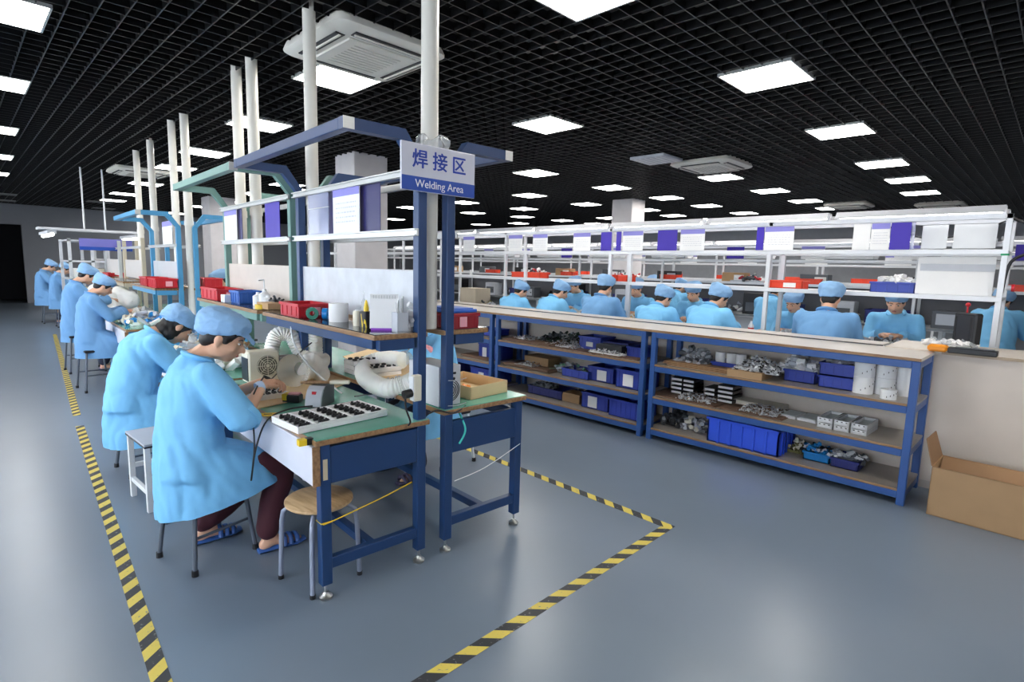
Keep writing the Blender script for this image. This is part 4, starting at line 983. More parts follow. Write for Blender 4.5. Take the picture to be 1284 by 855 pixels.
cable('second thin wire tied lower around the right post', [rowpt(.075, -.006, .85), rowpt(.135, -.008, .845), rowpt(.2, -.004, .85)], .002, LGREY)
cable('teal cable hanging in a curve from the right half of the first bench', [P(570, 505, .82), P(577, 520, .77), P(583, 535, .72), P(582, 545, .68), P(576, 556, .63)], .006, mat('teal_cable', (70, 200, 190), .4))
cable('black leads drooping behind the right post under the white power unit', [rowpt(.2, .0, .83), rowpt(.1, -.02, .81), rowpt(.0, -.02, .84), rowpt(-.05, -.01, .83)], .005, BLACK)
cable('yellow cord stretched between the front legs of the first bench', [rowpt(-.63, -.0, .39), rowpt(-.63, -.012, .392), rowpt(-.55, -.006, .40), rowpt(-.3, .0, .44), rowpt(-.13, .03, .46)], .003, YELLOW, 'cord')
cable('thin pale string tied across the right bench legs', [rowpt(.13, .0, .41), rowpt(.35, -.004, .44), rowpt(.62, -.01, .53)], .0022, PAPER, 'string')
t = thing('carton_tray', 'shallow open carton lying on the right half of the first bench', 'carton', rowpt(.44, .30, ZB+.03), ANG+R(6))
f = MB()
for a, b in (((-.16, -.2, 0), (.16, .2, .004)), ((-.16, -.2, 0), (-.155, .2, .075)), ((.155, -.2, 0), (.16, .2, .075)), ((-.16, -.2, 0), (.16, -.195, .075)), ((-.16, .195, 0), (.16, .2, .075))): f.box(a, b)
f.build('carton_wall', mat('kraft_card', (222, 194, 150), .7), t)
heap('orange_bag', 'orange packet lying inside the shallow open carton', rowpt(.38, .27, ZB+.035), .12, .1, .03, 30, [mat('orange_film', (240, 140, 30), .3)], 'packet', .02, 2, 2)

# green bench shelf
crate('red crate with white card on the green bench shelf', rowpt(-.24, 2.95, ZS), ANG, .2, .5, .1, RED, card=(2, 0, .06, .05))
t = thing('white_box', 'small white carton in front of the red crate on the green bench shelf', 'box', rowpt(-.29, 2.55, ZS), ANG); MB().box((-.05, -.05, 0), (.05, .05, .06), .002).build('carton_body', PAPER, t); MB().box((-.051, -.012, .0), (.051, .012, .0605)).build('sealing_strip', LGREY, t)
crate('blue bin on the green bench shelf beside the red crate', rowpt(-.2, 2.4, ZS), ANG, .18, .24, .1, mat('mid_blue_plastic', (38, 96, 180), .4))
t = thing('tape_reel', 'yellow tape reel lying near the front edge of the green bench shelf', 'tape roll', rowpt(-.29, 1.78, ZS)); MB().lathe([(.02, 0), (.045, 0), (.045, .03), (.02, .03), (.02, 0)], n=20).build('reel', YELLOW, t, True); MB().lathe([(.012, .002), (.02, .002), (.02, .028), (.012, .028), (.012, .002)], n=16).build('core', CARD, t)
tag(MB().box((-.08, -.1, 0), (.08, .1, .045), .003).build('carton', CARD), 'small brown carton at the near end of the green bench shelf', 'carton').location = rowpt(-.22, 1.74, ZS)
for i, (y_, h_, lb) in enumerate(((2.12, .10, 'white squat bottle on the green bench shelf, left of the pump bottle'), (1.98, .13, 'white pump bottle on the green bench shelf'), (1.9, .085, 'white jar on the green bench shelf behind the small carton'))):
    t = thing('bottle', lb, 'bottle', rowpt(-.2, y_, ZS)); MB().lathe([(0, 0), (.04, 0), (.04, h_*.7), (.015, h_*.85), (.015, h_), (0, h_)], n=18).build('bottle_body', WHITEP, t, True)
    if i == 1: MB().cyl((0, 0, h_), (0, 0, h_+.07), .005, 8).cyl((0, 0, h_+.07), (-.04, 0, h_+.065), .005, 8).build('pump', WHITEP, t)
heap('black_tools', 'tangle of small black tools on the green bench shelf against the post', rowpt(-.17, 1.82, ZS), .1, .16, .08, 24, [BLACK, DGREY], 'tools', .018, 4, 3)
heap('bench_clutter', 'white packets and wrappers piled on the green bench', rowpt(-.42, 2.5, ZB), .4, 1.1, .14, 90, [PAPER, IVORY, CLEAR], 'packets', .06, 1.8, 6)
heap('bench_clutter', 'tan wood scraps piled on the green bench near the blue post', rowpt(-.2, 3.1, ZB), .3, .3, .16, 40, [TAN, EDGE], 'scraps', .05, 2.2, 8)
# sky blue and farther benches
for i, (y_, lb) in enumerate(((5.35, 'red bin with white card on the sky blue bench shelf, nearest'), (5.9, 'red bin on the sky blue bench shelf, farther one'))):
    crate(lb, rowpt(-.24, y_, ZS), ANG, .22, .45, .11, RED, card=(2, .2, .07, .06) if i == 0 else None)
crate('red bin behind the sky blue post on the right half shelf', rowpt(.25, 5.3, ZS), ANG, .2, .4, .12, RED)
w = MB(); random.seed(9)
for k in range(16): w.ball((random.uniform(-.2, .2), random.uniform(-.5, .5), .1+random.uniform(0, .22)), random.uniform(.1, .16), None, 2)
b_ = remeshed(w.bm, .03, 2); fold(b_, .03, 8, 4); x = MB(); x.bm.free(); x.bm = b_
o = tag(x.build('plastic_sheeting', mat('white_plastic_sheet', (250, 250, 246), .4), None, True), 'big bright heap of white plastic sheeting on the cream workbench', 'sheeting'); o.location = rowpt(-.45, 7.9, ZB-.01)
heap('bench_clutter', 'yellow and white parts strewn on the cream workbench by the seated workers', rowpt(-.45, 6.9, ZB), .35, .8, .1, 60, [YELLOW, TAN, PAPER, IVORY], 'parts', .05, 2, 5)
heap('bench_clutter', 'parts on the sky blue bench top under the red bins', rowpt(-.4, 5.9, ZB), .4, 1.0, .16, 70, [PAPER, IVORY, LGREY, CYAN], 'parts', .06, 2, 12)

# ------------------------------------------------------------------ stools
WOODSEAT = wood('round_stool_wood', (222, 190, 146), (190, 152, 108), .35)
GREYTUBE = mat('grey_tube_paint', (150, 158, 178), .35, .2)
def round_stool(label, loc, h=.43, r=.165, seat=WOODSEAT, tube=GREYTUBE, rz=0, spread=.03):
    t = thing('round_stool', label, 'stool', loc, rz)
    MB().lathe([(0, h-.028), (r-.012, h-.028), (r, h-.018), (r, h-.006), (r-.008, h), (0, h)], n=36).build('seat', seat, t, True)
    for k in range(4):
        a = R(45+90*k); c, s_ = math.cos(a), math.sin(a)
        pts = [(c*.06, s_*.06, h-.04), (c*(r-.02), s_*(r-.02), h-.045), (c*(r+.01), s_*(r+.01), h-.07), (c*(r+.018), s_*(r+.018), h-.12), (c*(r+spread), s_*(r+spread), .012)]
        q = MB().tube(pts, .012, 10).build('leg', tube, t, True)
        MB().lathe([(0, 0), (.014, 0), (.014, .02), (0, .02)], (c*(r+spread), s_*(r+spread), 0), 10).build('rubber_tip', BLACK, q)
    return t
round_stool('round wooden topped stool with bent grey tube legs tucked behind the front bench leg', (1.225, 2.555, 0), .43, .165, rz=R(8))
def work_stool(label, loc, rz, h=.5, w=.3, tube=mat('dark_grey_tube', (96, 104, 116), .4, .2), seat=BLACK):
    t = thing('work_stool', label, 'stool', loc, rz)
    MB().box((-w/2, -w/2, h-.03), (w/2, w/2, h), .008).build('seat', seat, t)
    for sx in (-1, 1):
        for sy in (-1, 1):
            q = MB().cyl((sx*(w/2-.02), sy*(w/2-.02), h-.03), (sx*(w/2+.02), sy*(w/2+.02), .01), .0115, 10).build('leg', tube, t, True)
            MB().lathe([(0, 0), (.017, 0), (.016, .03), (0, .03)], (sx*(w/2+.02), sy*(w/2+.02), 0), 10).build('rubber_tip', BLACK, q)
    for sy in (-1, 1): MB().cyl((-w/2+.01, sy*(w/2), h*.4), (w/2-.01, sy*(w/2), h*.4), .008, 8).build('rung', tube, t, True)
    return t
work_stool('grey tube legged stool under the nearest seated woman', (.885, 3.19, 0), R(14), .46, .3)
work_stool('dark stool under the second woman, mostly under her coat', (.97, 4.88, 0), R(5), .38, .3)
work_stool('dark legged stool under the third seated worker', (1.2, 8.3, 0), R(5), .5, .36)
work_stool('dark legged stool under the worker behind the third', (1.24, 9.75, 0), R(2), .52, .36)
work_stool('stool under the nearer distant worker at the end of the aisle', (1.8, 16.2, 0), 0, .56, .34)
work_stool('stool under the hindmost distant worker at the end of the aisle', (1.65, 17.3, 0), 0, .56, .34)
work_stool('stool under the worker on the far side of the first bench', (2.78, 3.5, 0), 0, .44, .3, WHITEP)
work_stool('stool of the worker behind the sky blue post', (2.98, q_.y, 0), 0, .46, .3, WHITEP)
t = thing('square_stool', 'white framed square stool with grey laminate seat standing between the two near women', 'stool', (.90, 4.16, 0), R(3))
MB().box((-.15, -.21, .425), (.15, .21, .437), .002).build('seat_edge', BLACK, t); MB().box((-.15, -.21, .437), (.15, .21, .45), .002).build('seat', mat('grey_laminate', (176, 180, 190), .35), t)
for sx in (-1, 1):
    for sy in (-1, 1): MB().box((sx*.13-.016, sy*.18-.016, .0), (sx*.13+.016, sy*.18+.016, .425), .002).build('leg', WHITEP, t)
for sx in (-1, 1): MB().box((sx*.13-.012, -.17, .11), (sx*.13+.012, .17, .14), .002).build('rung', WHITEP, t)
for sy in (-1, 1): MB().box((-.12, sy*.18-.012, .2), (.12, sy*.18+.012, .23), .002).build('rung', WHITEP, t)
t = thing('carton_stack', 'brown carton by the far seated workers at the end of the aisle', 'carton', (1.98, 17.9, 0), R(-6))
for k in range(2): MB().box((-.2, -.3, .42*k), (.2, .3, .42*k+.41), .005).build('carton_layer', CARD, t)
# pale duct / conduit strip under the benches and two slippers of the far side worker come with that worker
# ------------------------------------------------------------------ storage shelving along the assembly area
SX0, SX1 = 4.62, 5.16           # front and back of the shelving
LV = (.10, .405, .715, 1.035)   # shelf levels (underside of board)
BAYS = ((.64, 2.72), (2.78, 4.86), (4.92, 7.0), (7.06, 7.8))
BL = ('blue steel storage shelf at the right end, holding white rolls and a big blue bin', 'blue steel storage shelf second from the right, with labelled blue bins', 'blue steel storage shelf third from the right, partly behind the welding bench',
      'short blue steel storage shelf at the far end, seen through the welding bench')
for (ya, yb), lb in zip(BAYS, BL):
    t = thing('storage_shelf', lb, 'shelf', (SX0, ya, 0)); L, D = yb-ya, SX1-SX0
    for x in (0, D-.05):
        for y in (0, L-.05): MB().box((x, y, 0), (x+.05, y+.05, 1.035), .004).build('post', SHELFB, t)
    for z in LV:
        for x in (.004, D-.044):
            MB().box((x, .05, z-.052), (x+.04, L-.05, z), .003).build('shelf_beam', SHELFB, t)
        for y in (.004, L-.044): MB().box((.05, y, z-.052), (D-.05, y+.04, z), .003).build('end_beam', SHELFB, t)
        if z < 1: MB().box((.004, .004, z), (D-.004, L-.004, z+.018), .001).build('shelf_board', SHELFTOP, t); MB().box((.001, .05, z+.001), (.0045, L-.05, z+.017)).build('board_edge', EDGE, t)
z0 = 1.036
t = thing('counter_top', 'long pale laminate worktop lying over the whole row of storage shelves', 'worktop', (4.622, .64, z0))
for i in range(4):
    MB().box((0, i*1.79+(.0 if i == 0 else .002), 0), (.58, (i+1)*1.79, .022), .001).build('worktop_board', LAMTOP, t); MB().box((-.002, i*1.79, .001), (.0, (i+1)*1.79, .021)).build('board_edge', EDGE, t)
t = thing('ledge_board', 'raised pale ledge board running behind the storage worktop', 'worktop', (5.2, .98, 1.06))
for i in range(4): MB().box((0, i*1.7+.001, 0), (.24, (i+1)*1.7, .012), .001).build('ledge_plank', LAMTOP, t); MB().box((-.006, i*1.7, 0), (.0, (i+1)*1.7, .008)).build('dark_edge', mat('dark_seam', (70, 66, 64), .6), t)
pt = MB().box((5.18, -1.3, 0), (5.24, 7.8, 1.045)).build('partition', mat('cream_partition', (216, 204, 192), .5, var=.03)); struct(pt); pt.name = 'wall_partition'
for i, y in enumerate((-1.3, -.12, 1.1)): struct(MB().box((5.177, y, .0), (5.18, y+1.2, .06)).build('baseboard_partition', mat('cream_base', (200, 190, 180), .5)))
t = thing('counter_top', 'cream counter slab at the right end carrying the black case', 'worktop', (5.165, -1.3, 1.045))
MB().box((0, 0, 0), (.66, 2.26, .022), .002).build('counter_board', mat('cream_counter', (206, 196, 184), .4), t); MB().box((-.003, 0, 0), (0, 1.9, .022)).build('counter_edge', mat('tan_edge', (180, 160, 136), .5), t)

def Yb(px, X=4.75): return PX(px, 460, X).y
def zl(k): return LV[k]+.018
def sbin(label, pl, pr, lvl, h, X=4.72, d=.34, m=CRATEB, card=None, **kw):
    ya, yb = Yb(pr, X), Yb(pl, X)
    return crate(label, (X+d/2, (ya+yb)/2, zl(lvl)), 0, d, max(.08, yb-ya), h, m, card=card, **kw)
def sheetpack(label, pl, pr, lvl, X=4.68, d=.36, th=.02, m=BROWNS, rz=0, n=2, name='fibre_sheet'):
    ya, yb = Yb(pr, X), Yb(pl, X); t = thing(name, label, 'sheet stack', (X+d/2, (ya+yb)/2, zl(lvl)), rz)
    random.seed(int(pl))
    for k in range(n):
        w = yb-ya; dx, dy = random.uniform(-.02, .02), random.uniform(-.03, .03)
        MB().box((-d/2+dx, -w/2+dy, k*th/n), (d/2+dx, w/2+dy, (k+1)*th/n-.001), .001).build('sheet', m, t)
    return t
def hp(label, pl, pr, lvl, X=4.74, d=.26, h=.06, n=140, mats=(SILVERP, BROWNS, LGREY), dz=.02, size=.011, seed=1, cat='metal parts', name='metal_parts'):
    ya, yb = Yb(pr, X), Yb(pl, X); return heap(name, label, (X+d/2, (ya+yb)/2, zl(lvl)+dz), d, yb-ya, h, n, list(mats), cat, size, 2, seed)
# --- right bay, third level
heap('clear_bag', 'clear plastic bag of dark parts at the left end of the upper level, right bay', (4.95, Yb(868, 4.9), zl(2)), .3, .3, .17, 80, [CLEAR, DGREY, LGREY, CLEAR], 'bag', .04, 1.6, 3)
sheetpack('stack of brown cardboard sheets on the upper level of the right storage bay', 834, 920, 2, 4.70, .4, .035, mat('kraft_sheet', (146, 114, 82), .7), n=3)
sbin('low blue bin holding white rolls behind the cardboard sheets, right bay', 892, 955, 2, .07, 4.86, .26)
for k, (px) in enumerate((902, 916, 928)): roll('white roll standing in the low blue bin, %s of three' % ('left', 'middle', 'right')[k], (4.96, Yb(px, 4.95), zl(2)+.01), .045, .14, PAPER, .25, 'paper_roll', 'paper roll')
heap('white_bag', 'white and yellow crumpled bag at the right end of the low blue bin', (4.96, Yb(945, 4.95), zl(2)+.01), .14, .14, .13, 40, [PAPER, FOAM, mat('pale_yellow', (230, 226, 160), .5)], 'bag', .035, 1.4, 5)
b0 = sheetpack('open brown carton base under the silvery screws, right bay', 913, 957, 2, 4.645, .24, .06, CARD, n=1, name='carton')
hp('heap of silvery screws spilling from the brown carton on the right bay', 918, 975, 2, 4.66, .3, .13, 320, (SILVERP, WHITEP, BLACK, LGREY), .05, .014, 7)
sbin('blue bin holding crumpled white bags, upper level of the right bay', 984, 1023, 2, .1, 4.82, .28)
heap('white_bag', 'crumpled white and grey bags bulging out of the blue bin on the right bay', (4.96, Yb(1003, 4.95), zl(2)+.06), .22, .28, .15, 50, [PAPER, FOAM, LGREY], 'bag', .05, 1.3, 6)
sbin('lower of two stacked blue bins, upper level of the right bay', 1028, 1075, 2, .095, 4.78, .3)
t = sbin('upper of two stacked blue bins, with grey cloths on top', 1028, 1075, 2, .1, 4.79, .29, card=None); t.location.z += .097
heap('cloth_pile', 'grey cloths lying in the topmost blue bin of the right bay', (4.93, Yb(1060, 4.93), zl(2)+.17), .2, .2, .06, 24, [LGREY, mat('grey_cloth', (150, 148, 154), .8)], 'cloth', .04, 2, 6)
for k in range(2):
    roll('white paper roll in the left stack at the right end of the shelf, %s' % ('bottom' if k == 0 else 'top one'), (4.80, Yb(1085, 4.80), zl(2)+k*.127), .068, .125, PAPER, .3, 'paper_roll', 'paper roll', marks=True)
for k in range(2):
    roll('white paper roll in the middle stack beside the right post, %s' % ('bottom' if k == 0 else 'top one'), (4.88, Yb(1112, 4.88), zl(2)+k*.127), .068, .125, PAPER, .3, 'paper_roll', 'paper roll', marks=True)
roll('white paper roll standing behind the right front post', (4.95, Yb(1137, 4.95), zl(2)), .062, .24, PAPER, .3, 'paper_roll', 'paper roll')
roll('short white paper roll in front, closest to the right post', (4.715, Yb(1118, 4.715), zl(2)), .052, .07, PAPER, .3, 'paper_roll', 'paper roll', marks=True)
# --- right bay, second level
sheetpack('dark brown fibre sheet under metal parts, left end of the middle level, right bay', 818, 900, 1, 4.66, .42, .014)
sheetpack('dark brown fibre sheet under metal parts, middle of the middle level, right bay', 905, 985, 1, 4.66, .40, .014)
hp('rows of small silver parts on the left brown sheet of the right bay', 846, 893, 1, 4.67, .3, .05, 300, dz=.014, size=.012, seed=13)
hp('rows of small silver parts on the right brown sheet of the right bay', 927, 978, 1, 4.67, .3, .05, 320, dz=.014, size=.012, seed=14)
for i, (a, b) in enumerate(((843, 857), (858, 872), (885, 899), (902, 922))):
    ya, yb = Yb(b, 4.86), Yb(a, 4.86)
    for k in range(4):
        if i == 2 and k == 3: continue
        t = thing('edged_panel', '%s black panel with white edge in the %s stack behind the metal parts' % (('bottom', 'second', 'third', 'topmost')[k], ('leftmost', 'second', 'third', 'rightmost')[i]), 'panel', (4.86, ya, zl(1)+.015+k*.042), R(-2+k))
        MB().box((0, 0, 0), (.2, yb-ya, .03), .003).build('black_frame', BLACK, t); MB().box((-.006, .006, .004), (.0, yb-ya-.006, .024), .001).build('white_edge', PAPER, t)
tag(MB().box((4.93, Yb(985, 4.95), zl(1)), (5.12, Yb(922, 4.95), zl(1)+.05), .003).build('foam_slab', mat('cream_foam', (228, 222, 206), .6)), 'long cream slab lying at the back of the middle level, right bay', 'slab')
for i, (a, b) in enumerate(((981, 1003), (1005, 1030))):
    ya, yb = Yb(b, 4.80), Yb(a, 4.80)
    t = thing('parts_tray', 'flat pale grey tray on the middle level, %s of the two low ones' % ('left', 'right')[i], 'tray', (4.80, ya, zl(1)), R(-3))
    MB().box((0, 0, 0), (.24, yb-ya, .022), .003).build('tray_base', WHITEP, t); MB().box((.015, .012, .022), (.225, yb-ya-.012, .026), .001).build('tray_liner', mat('pale_liner', (205, 214, 216), .3), t)
for i, (a, b) in enumerate(((1031, 1051), (1053, 1073), (1075, 1096))):
    ya, yb = Yb(b, 4.72), Yb(a, 4.72)
    for k in range(2):
        t = thing('parts_tray', 'white slotted tray, %s of the %s pair near the right end' % (('lower', 'upper')[k], ('left', 'middle', 'right')[i]), 'tray', (4.72, ya, zl(1)+k*.042), R(-2))
        w = yb-ya; f = MB(); f.box((0, 0, 0), (.3, w, .01)); f.box((0, 0, 0), (.3, .012, .04)); f.box((0, w-.012, 0), (.3, w, .04)); f.box((0, 0, 0), (.012, w, .038)); f.box((.288, 0, 0), (.3, w, .038)); f.build('tray_wall', WHITEP, t)
        MB().box((.02, .016, .012), (.28, w-.016, .02)).build('tray_liner', mat('pale_liner', (205, 214, 216), .3), t)
        f = MB()
        for y in (.2, .5, .8): f.box((-.002, w*y-.006, .025), (0, w*y+.006, .032))
        f.build('slot', BLACK, t)['kind'] = 'stuff'
# --- right bay, bottom level
ya, yb = Yb(985, 4.66), Yb(893, 4.66)
t = thing('storage_bin', 'big bright blue plastic bin with ribbed front on the bottom level, right bay', 'bin', (4.66, ya, zl(0)))
f = MB(); w = yb-ya; h = .22
for a, b in (((0, 0, 0), (.4, w, .01)), ((0, 0, 0), (.012, w, h)), ((.388, 0, 0), (.4, w, h)), ((0, 0, 0), (.4, .012, h)), ((0, w-.012, 0), (.4, w, h))): f.box(a, b)
BBIN = mat('bright_blue_plastic', (54, 92, 226), .35, var=.05); f.build('bin_wall', BBIN, t)
for k in range(1, 6): MB().box((-.012, w*k/6-.01, .0), (0, w*k/6+.01, h), .002).build('rib', BBIN, t); MB().box((w*0+.06*k, -.01, 0), (.06*k+.014, 0, h), .002).build('rib', BBIN, t)
MB().box((-.014, -.012, h-.022), (.41, .0, h)).box((-.014, -.012, h-.022), (0, w+.012, h)).build('rim', BBIN, t)
heap('black_bag', 'black bag lying at the left end of the bottom level, right bay', (4.93, Yb(854, 4.93), zl(0)), .22, .22, .14, 40, [BLACK, DGREY], 'bag', .05, 1.4, 4)
heap('clear_bag', 'clear bags with pale parts left of the big blue bin', (4.95, Yb(880, 4.95), zl(0)), .25, .3, .1, 50, [CLEAR, IVORY, LGREY, CLEAR], 'bag', .04, 1.6, 5)
sbin('cyan blue box with dark lid items on the bottom level, right bay', 1018, 1052, 0, .07, 4.80, .24, CYAN)
sbin('navy box right of the cyan one on the bottom level, right bay', 1054, 1090, 0, .075, 4.78, .24, CRATED)
heap('grey_parts', 'grey and black parts filling the cyan box', (4.92, Yb(1036, 4.92), zl(0)+.04), .2, .24, .05, 40, [BLACK, LGREY, CYAN], 'parts', .03, 2, 7)
heap('grey_parts', 'grey parts filling the navy box', (4.90, Yb(1073, 4.90), zl(0)+.045), .2, .24, .05, 40, [LGREY, DGREY, WHITEP], 'parts', .03, 2, 8)
heap('scraps', 'small olive scraps behind the big blue bin', (4.98, Yb(1010, 4.98), zl(0)), .2, .14, .09, 24, [mat('olive', (120, 116, 70), .7), IVORY], 'scraps', .03, 2, 8)
# --- second bay
sheetpack('brown fibre sheets under small parts at the left end of the second bay, upper level', 632, 690, 2, 4.68, .36, .03, n=3)
hp('small parts on the left brown sheets of the second bay, upper level', 640, 664, 2, 4.72, .26, .035, 120, dz=.03, seed=21)
hp('black and green parts stacked at the back of the second bay, upper level', 668, 740, 2, 4.86, .22, .14, 200, (BLACK, DGREY, mat('dark_green_parts', (40, 60, 44), .5), SILVERP), 0, .03, 22, name='black_parts')
hp('silver parts on a brown sheet in the middle of the second bay, upper level', 680, 720, 2, 4.70, .3, .06, 260, dz=.012, seed=23)
sheetpack('brown fibre sheet in the middle of the second bay, upper level', 676, 745, 2, 4.66, .36, .012, n=1)
sbin('blue bin with white card, second bay upper level', 725, 752, 2, .15, 4.84, .26, CRATEB, (-1, 0, .09, .05))
sbin('blue bin without card behind the black box, second bay upper level', 756, 786, 2, .12, 4.88, .24, CRATED)
t = thing('black_box', 'black open box in front on the second bay, upper level', 'box', (4.86, Yb(770, 4.86), zl(2)), 0); MB().box((-.12, -.16, 0), (.12, .16, .10), .004).build('box_body', BLACK, t); MB().box((-.1, -.14, .1), (.1, .14, .105)).build('box_top', DGREY, t)
hp('heap of white pins in front of the black box, second bay upper level', 735, 778, 2, 4.67, .2, .05, 240, (PAPER, SILVERP, WHITEP), .012, .01, 24)
sheetpack('brown fibre sheet under the white pins, second bay upper level', 732, 800, 2, 4.65, .34, .012, n=1)
sbin('blue bin at the right end of the second bay, upper level', 785, 806, 2, .11, 4.80, .26, CRATEB)
sheetpack('brown fibre sheets at the left end of the second bay, middle level', 630, 686, 1, 4.68, .34, .035, n=3)
hp('small parts on the brown sheets of the second bay, middle level', 645, 668, 1, 4.70, .26, .045, 140, dz=.03, seed=25)
tag(MB().box((4.86, Yb(690, 4.9), zl(1)), (5.1, Yb(660, 4.9), zl(1)+.13), .004).build('carton', CARD), 'small brown carton at the back of the second bay, middle level', 'carton')
hp('clear and green bags on the second bay, middle level', 692, 732, 1, 4.84, .22, .09, 60, (CLEAR, mat('pale_green', (130, 190, 150), .4), LGREY), 0, .045, 26, cat='bags', name='clear_bags')
sbin('small blue bin in the middle of the second bay, middle level', 705, 738, 1, .09, 4.74, .24, CRATEB)
sbin('blue bin with a white card, left of two on the second bay, middle level', 738, 770, 1, .16, 4.78, .3, CRATEB, (-1, -.1, .12, .11))
sbin('blue bin with a white card, right of two on the second bay, middle level', 773, 805, 1, .19, 4.72, .34, CRATEB, (-1, 0, .12, .12))
sbin('dark blue shallow bin alone at the left of the second bay, bottom level', 663, 706, 0, .1, 4.80, .28, CRATED)
heap('grey_parts', 'grey parts in the dark blue shallow bin', (4.94, Yb(684, 4.94), zl(0)+.07), .2, .3, .05, 40, [LGREY, DGREY], 'parts', .03, 2, 7)
sheetpack('brown carton lying in the middle of the second bay, bottom level', 708, 731, 0, 4.82, .2, .1, CARD, n=1, name='carton')
sbin('blue bin with a white card on the second bay, bottom level', 731, 765, 0, .17, 4.76, .34, CRATEB, (-1, .15, .12, .12))
sbin('blue ribbed bin at the right end of the second bay, bottom level', 766, 803, 0, .18, 4.70, .36, CRATEB, ribs=6)
# --- third bay
sbin('blue bin with white card behind the bench post, third bay middle level', 600, 622, 1, .2, 4.80, .3, CRATEB, (-1, .3, .08, .12))
sheetpack('brown sheets with an orange scrap, third bay middle level', 578, 612, 1, 4.70, .3, .03, n=2)
sbin('blue bin on the third bay, upper level', 590, 616, 2, .08, 4.76, .3, CRATEB)
sbin('blue bin with a white card on the third bay, bottom level', 590, 618, 0, .19, 4.74, .34, CRATEB, (-1, 0, .1, .1))
for y, lv, h, m, nm in ((7.43, 1, .2, CRATEB, 'middle level of the short far bay'), (7.43, 0, .2, CRATED, 'bottom level of the short far bay'), (7.43, 2, .12, CRATEB, 'upper level of the short far bay'), (5.9, 0, .2, CRATED, 'bottom level of the third bay, behind the bench'), (6.5, 2, .15, CRATEB, 'upper level of the third bay, behind the bench')):
    crate('blue bin on the '+nm, (4.9, y, zl(lv)), 0, .34, .4, h, m)
# ------------------------------------------------------------------ big carton and things on the right counter
a = P(1161, 644); bx0, by1 = a.x+.0, a.y
t = thing('cardboard_box', 'large open brown cardboard box with raised flaps on the floor at the right edge', 'box', (bx0, by1, 0), R(-2))
bl, bd, bh = 1.0, .36, .34; f = MB()
for q0, q1 in (((0, -bl, 0), (bd, 0, .006)), ((0, -bl, 0), (.006, 0, bh)), ((bd-.006, -bl, 0), (bd, 0, bh)), ((0, -.006, 0), (bd, 0, bh)), ((0, -bl, 0), (bd, -bl+.006, bh))): f.box(q0, q1)
f.build('box_wall', CARD, t)
f = MB().poly([(0, 0, bh), (bd, 0, bh), (bd-.02, .05, bh+.17), (.03, .05, bh+.17)], (0, .005, .002)); f.build('end_flap', CARDIN, t)
MB().poly([(.0, -.004, bh), (0, -bl+.004, bh), (.15, -bl+.02, bh-.045), (.15, -.02, bh-.045)], (0, 0, -.005)).build('front_flap', CARDIN, t)
MB().poly([(bd, -.004, bh), (bd, -bl+.004, bh), (bd-.17, -bl+.02, bh-.05), (bd-.17, -.02, bh-.05)], (0, 0, -.005)).build('back_flap', CARDIN, t)
MB().poly([(.0, -bl+.42, bh), (.06, -bl+.42, bh+.14), (.06, -bl+.2, bh+.12), (0, -bl+.2, bh)], (.005, 0, .002)).build('raised_flap', CARDIN, t)
ZK = 1.068
p = P(1212, 436, ZK); t = thing('tool_case', 'upright black case with red knob standing on the cream counter', 'case', (p.x+.1, p.y+.02, ZK), R(-40))
f = MB(); f.box((-.035, -.1, 0), (.035, .1, .27), .012); f.build('case_body', BLACK, t)
MB().box((-.04, -.085, .02), (-.034, .085, .25), .004).build('case_panel', mat('case_inner', (50, 50, 54), .3), t)
for y in (-.07, .07): MB().box((-.047, y-.008, .02), (-.036, y+.008, .24), .003).build('upright_bar', BLACK, t)
MB().cyl((0, .02, .27), (0, .02, .33), .006, 8).build('knob_stem', RED, t); MB().ball((0, .02, .335), .018, None, 2).build('red_knob', RED, t, True)
p = P(1171, 440, ZK); t = thing('tape_dispenser', 'orange and black tape dispenser lying on the cream counter', 'tape dispenser', (p.x+.02, p.y, ZK), R(-46))
MB().box((-.05, -.08, 0), (.05, .04, .05), .014).build('orange_case', mat('orange_plastic', (240, 150, 30), .4), t)
MB().box((-.045, -.36, 0), (.045, -.08, .04), .006).build('black_base', BLACK, t); MB().box((-.03, -.34, .04), (.03, -.12, .046), .002).build('dark_groove', DGREY, t)
t.rotation_euler = (0, 0, R(0))
heap('white_wrappers', 'crumpled white wrappers behind the orange dispenser on the counter', (5.66, .62, ZK), .16, .34, .035, 40, [PAPER, FOAM, CLEAR], 'wrappers', .035, 1.8, 3)
tag(MB().box((5.5, -.25, ZK), (5.8, .0, ZK+.015), .003).build('folded_card', CARD), 'brown card lying on the cream counter beyond the end post', 'card')
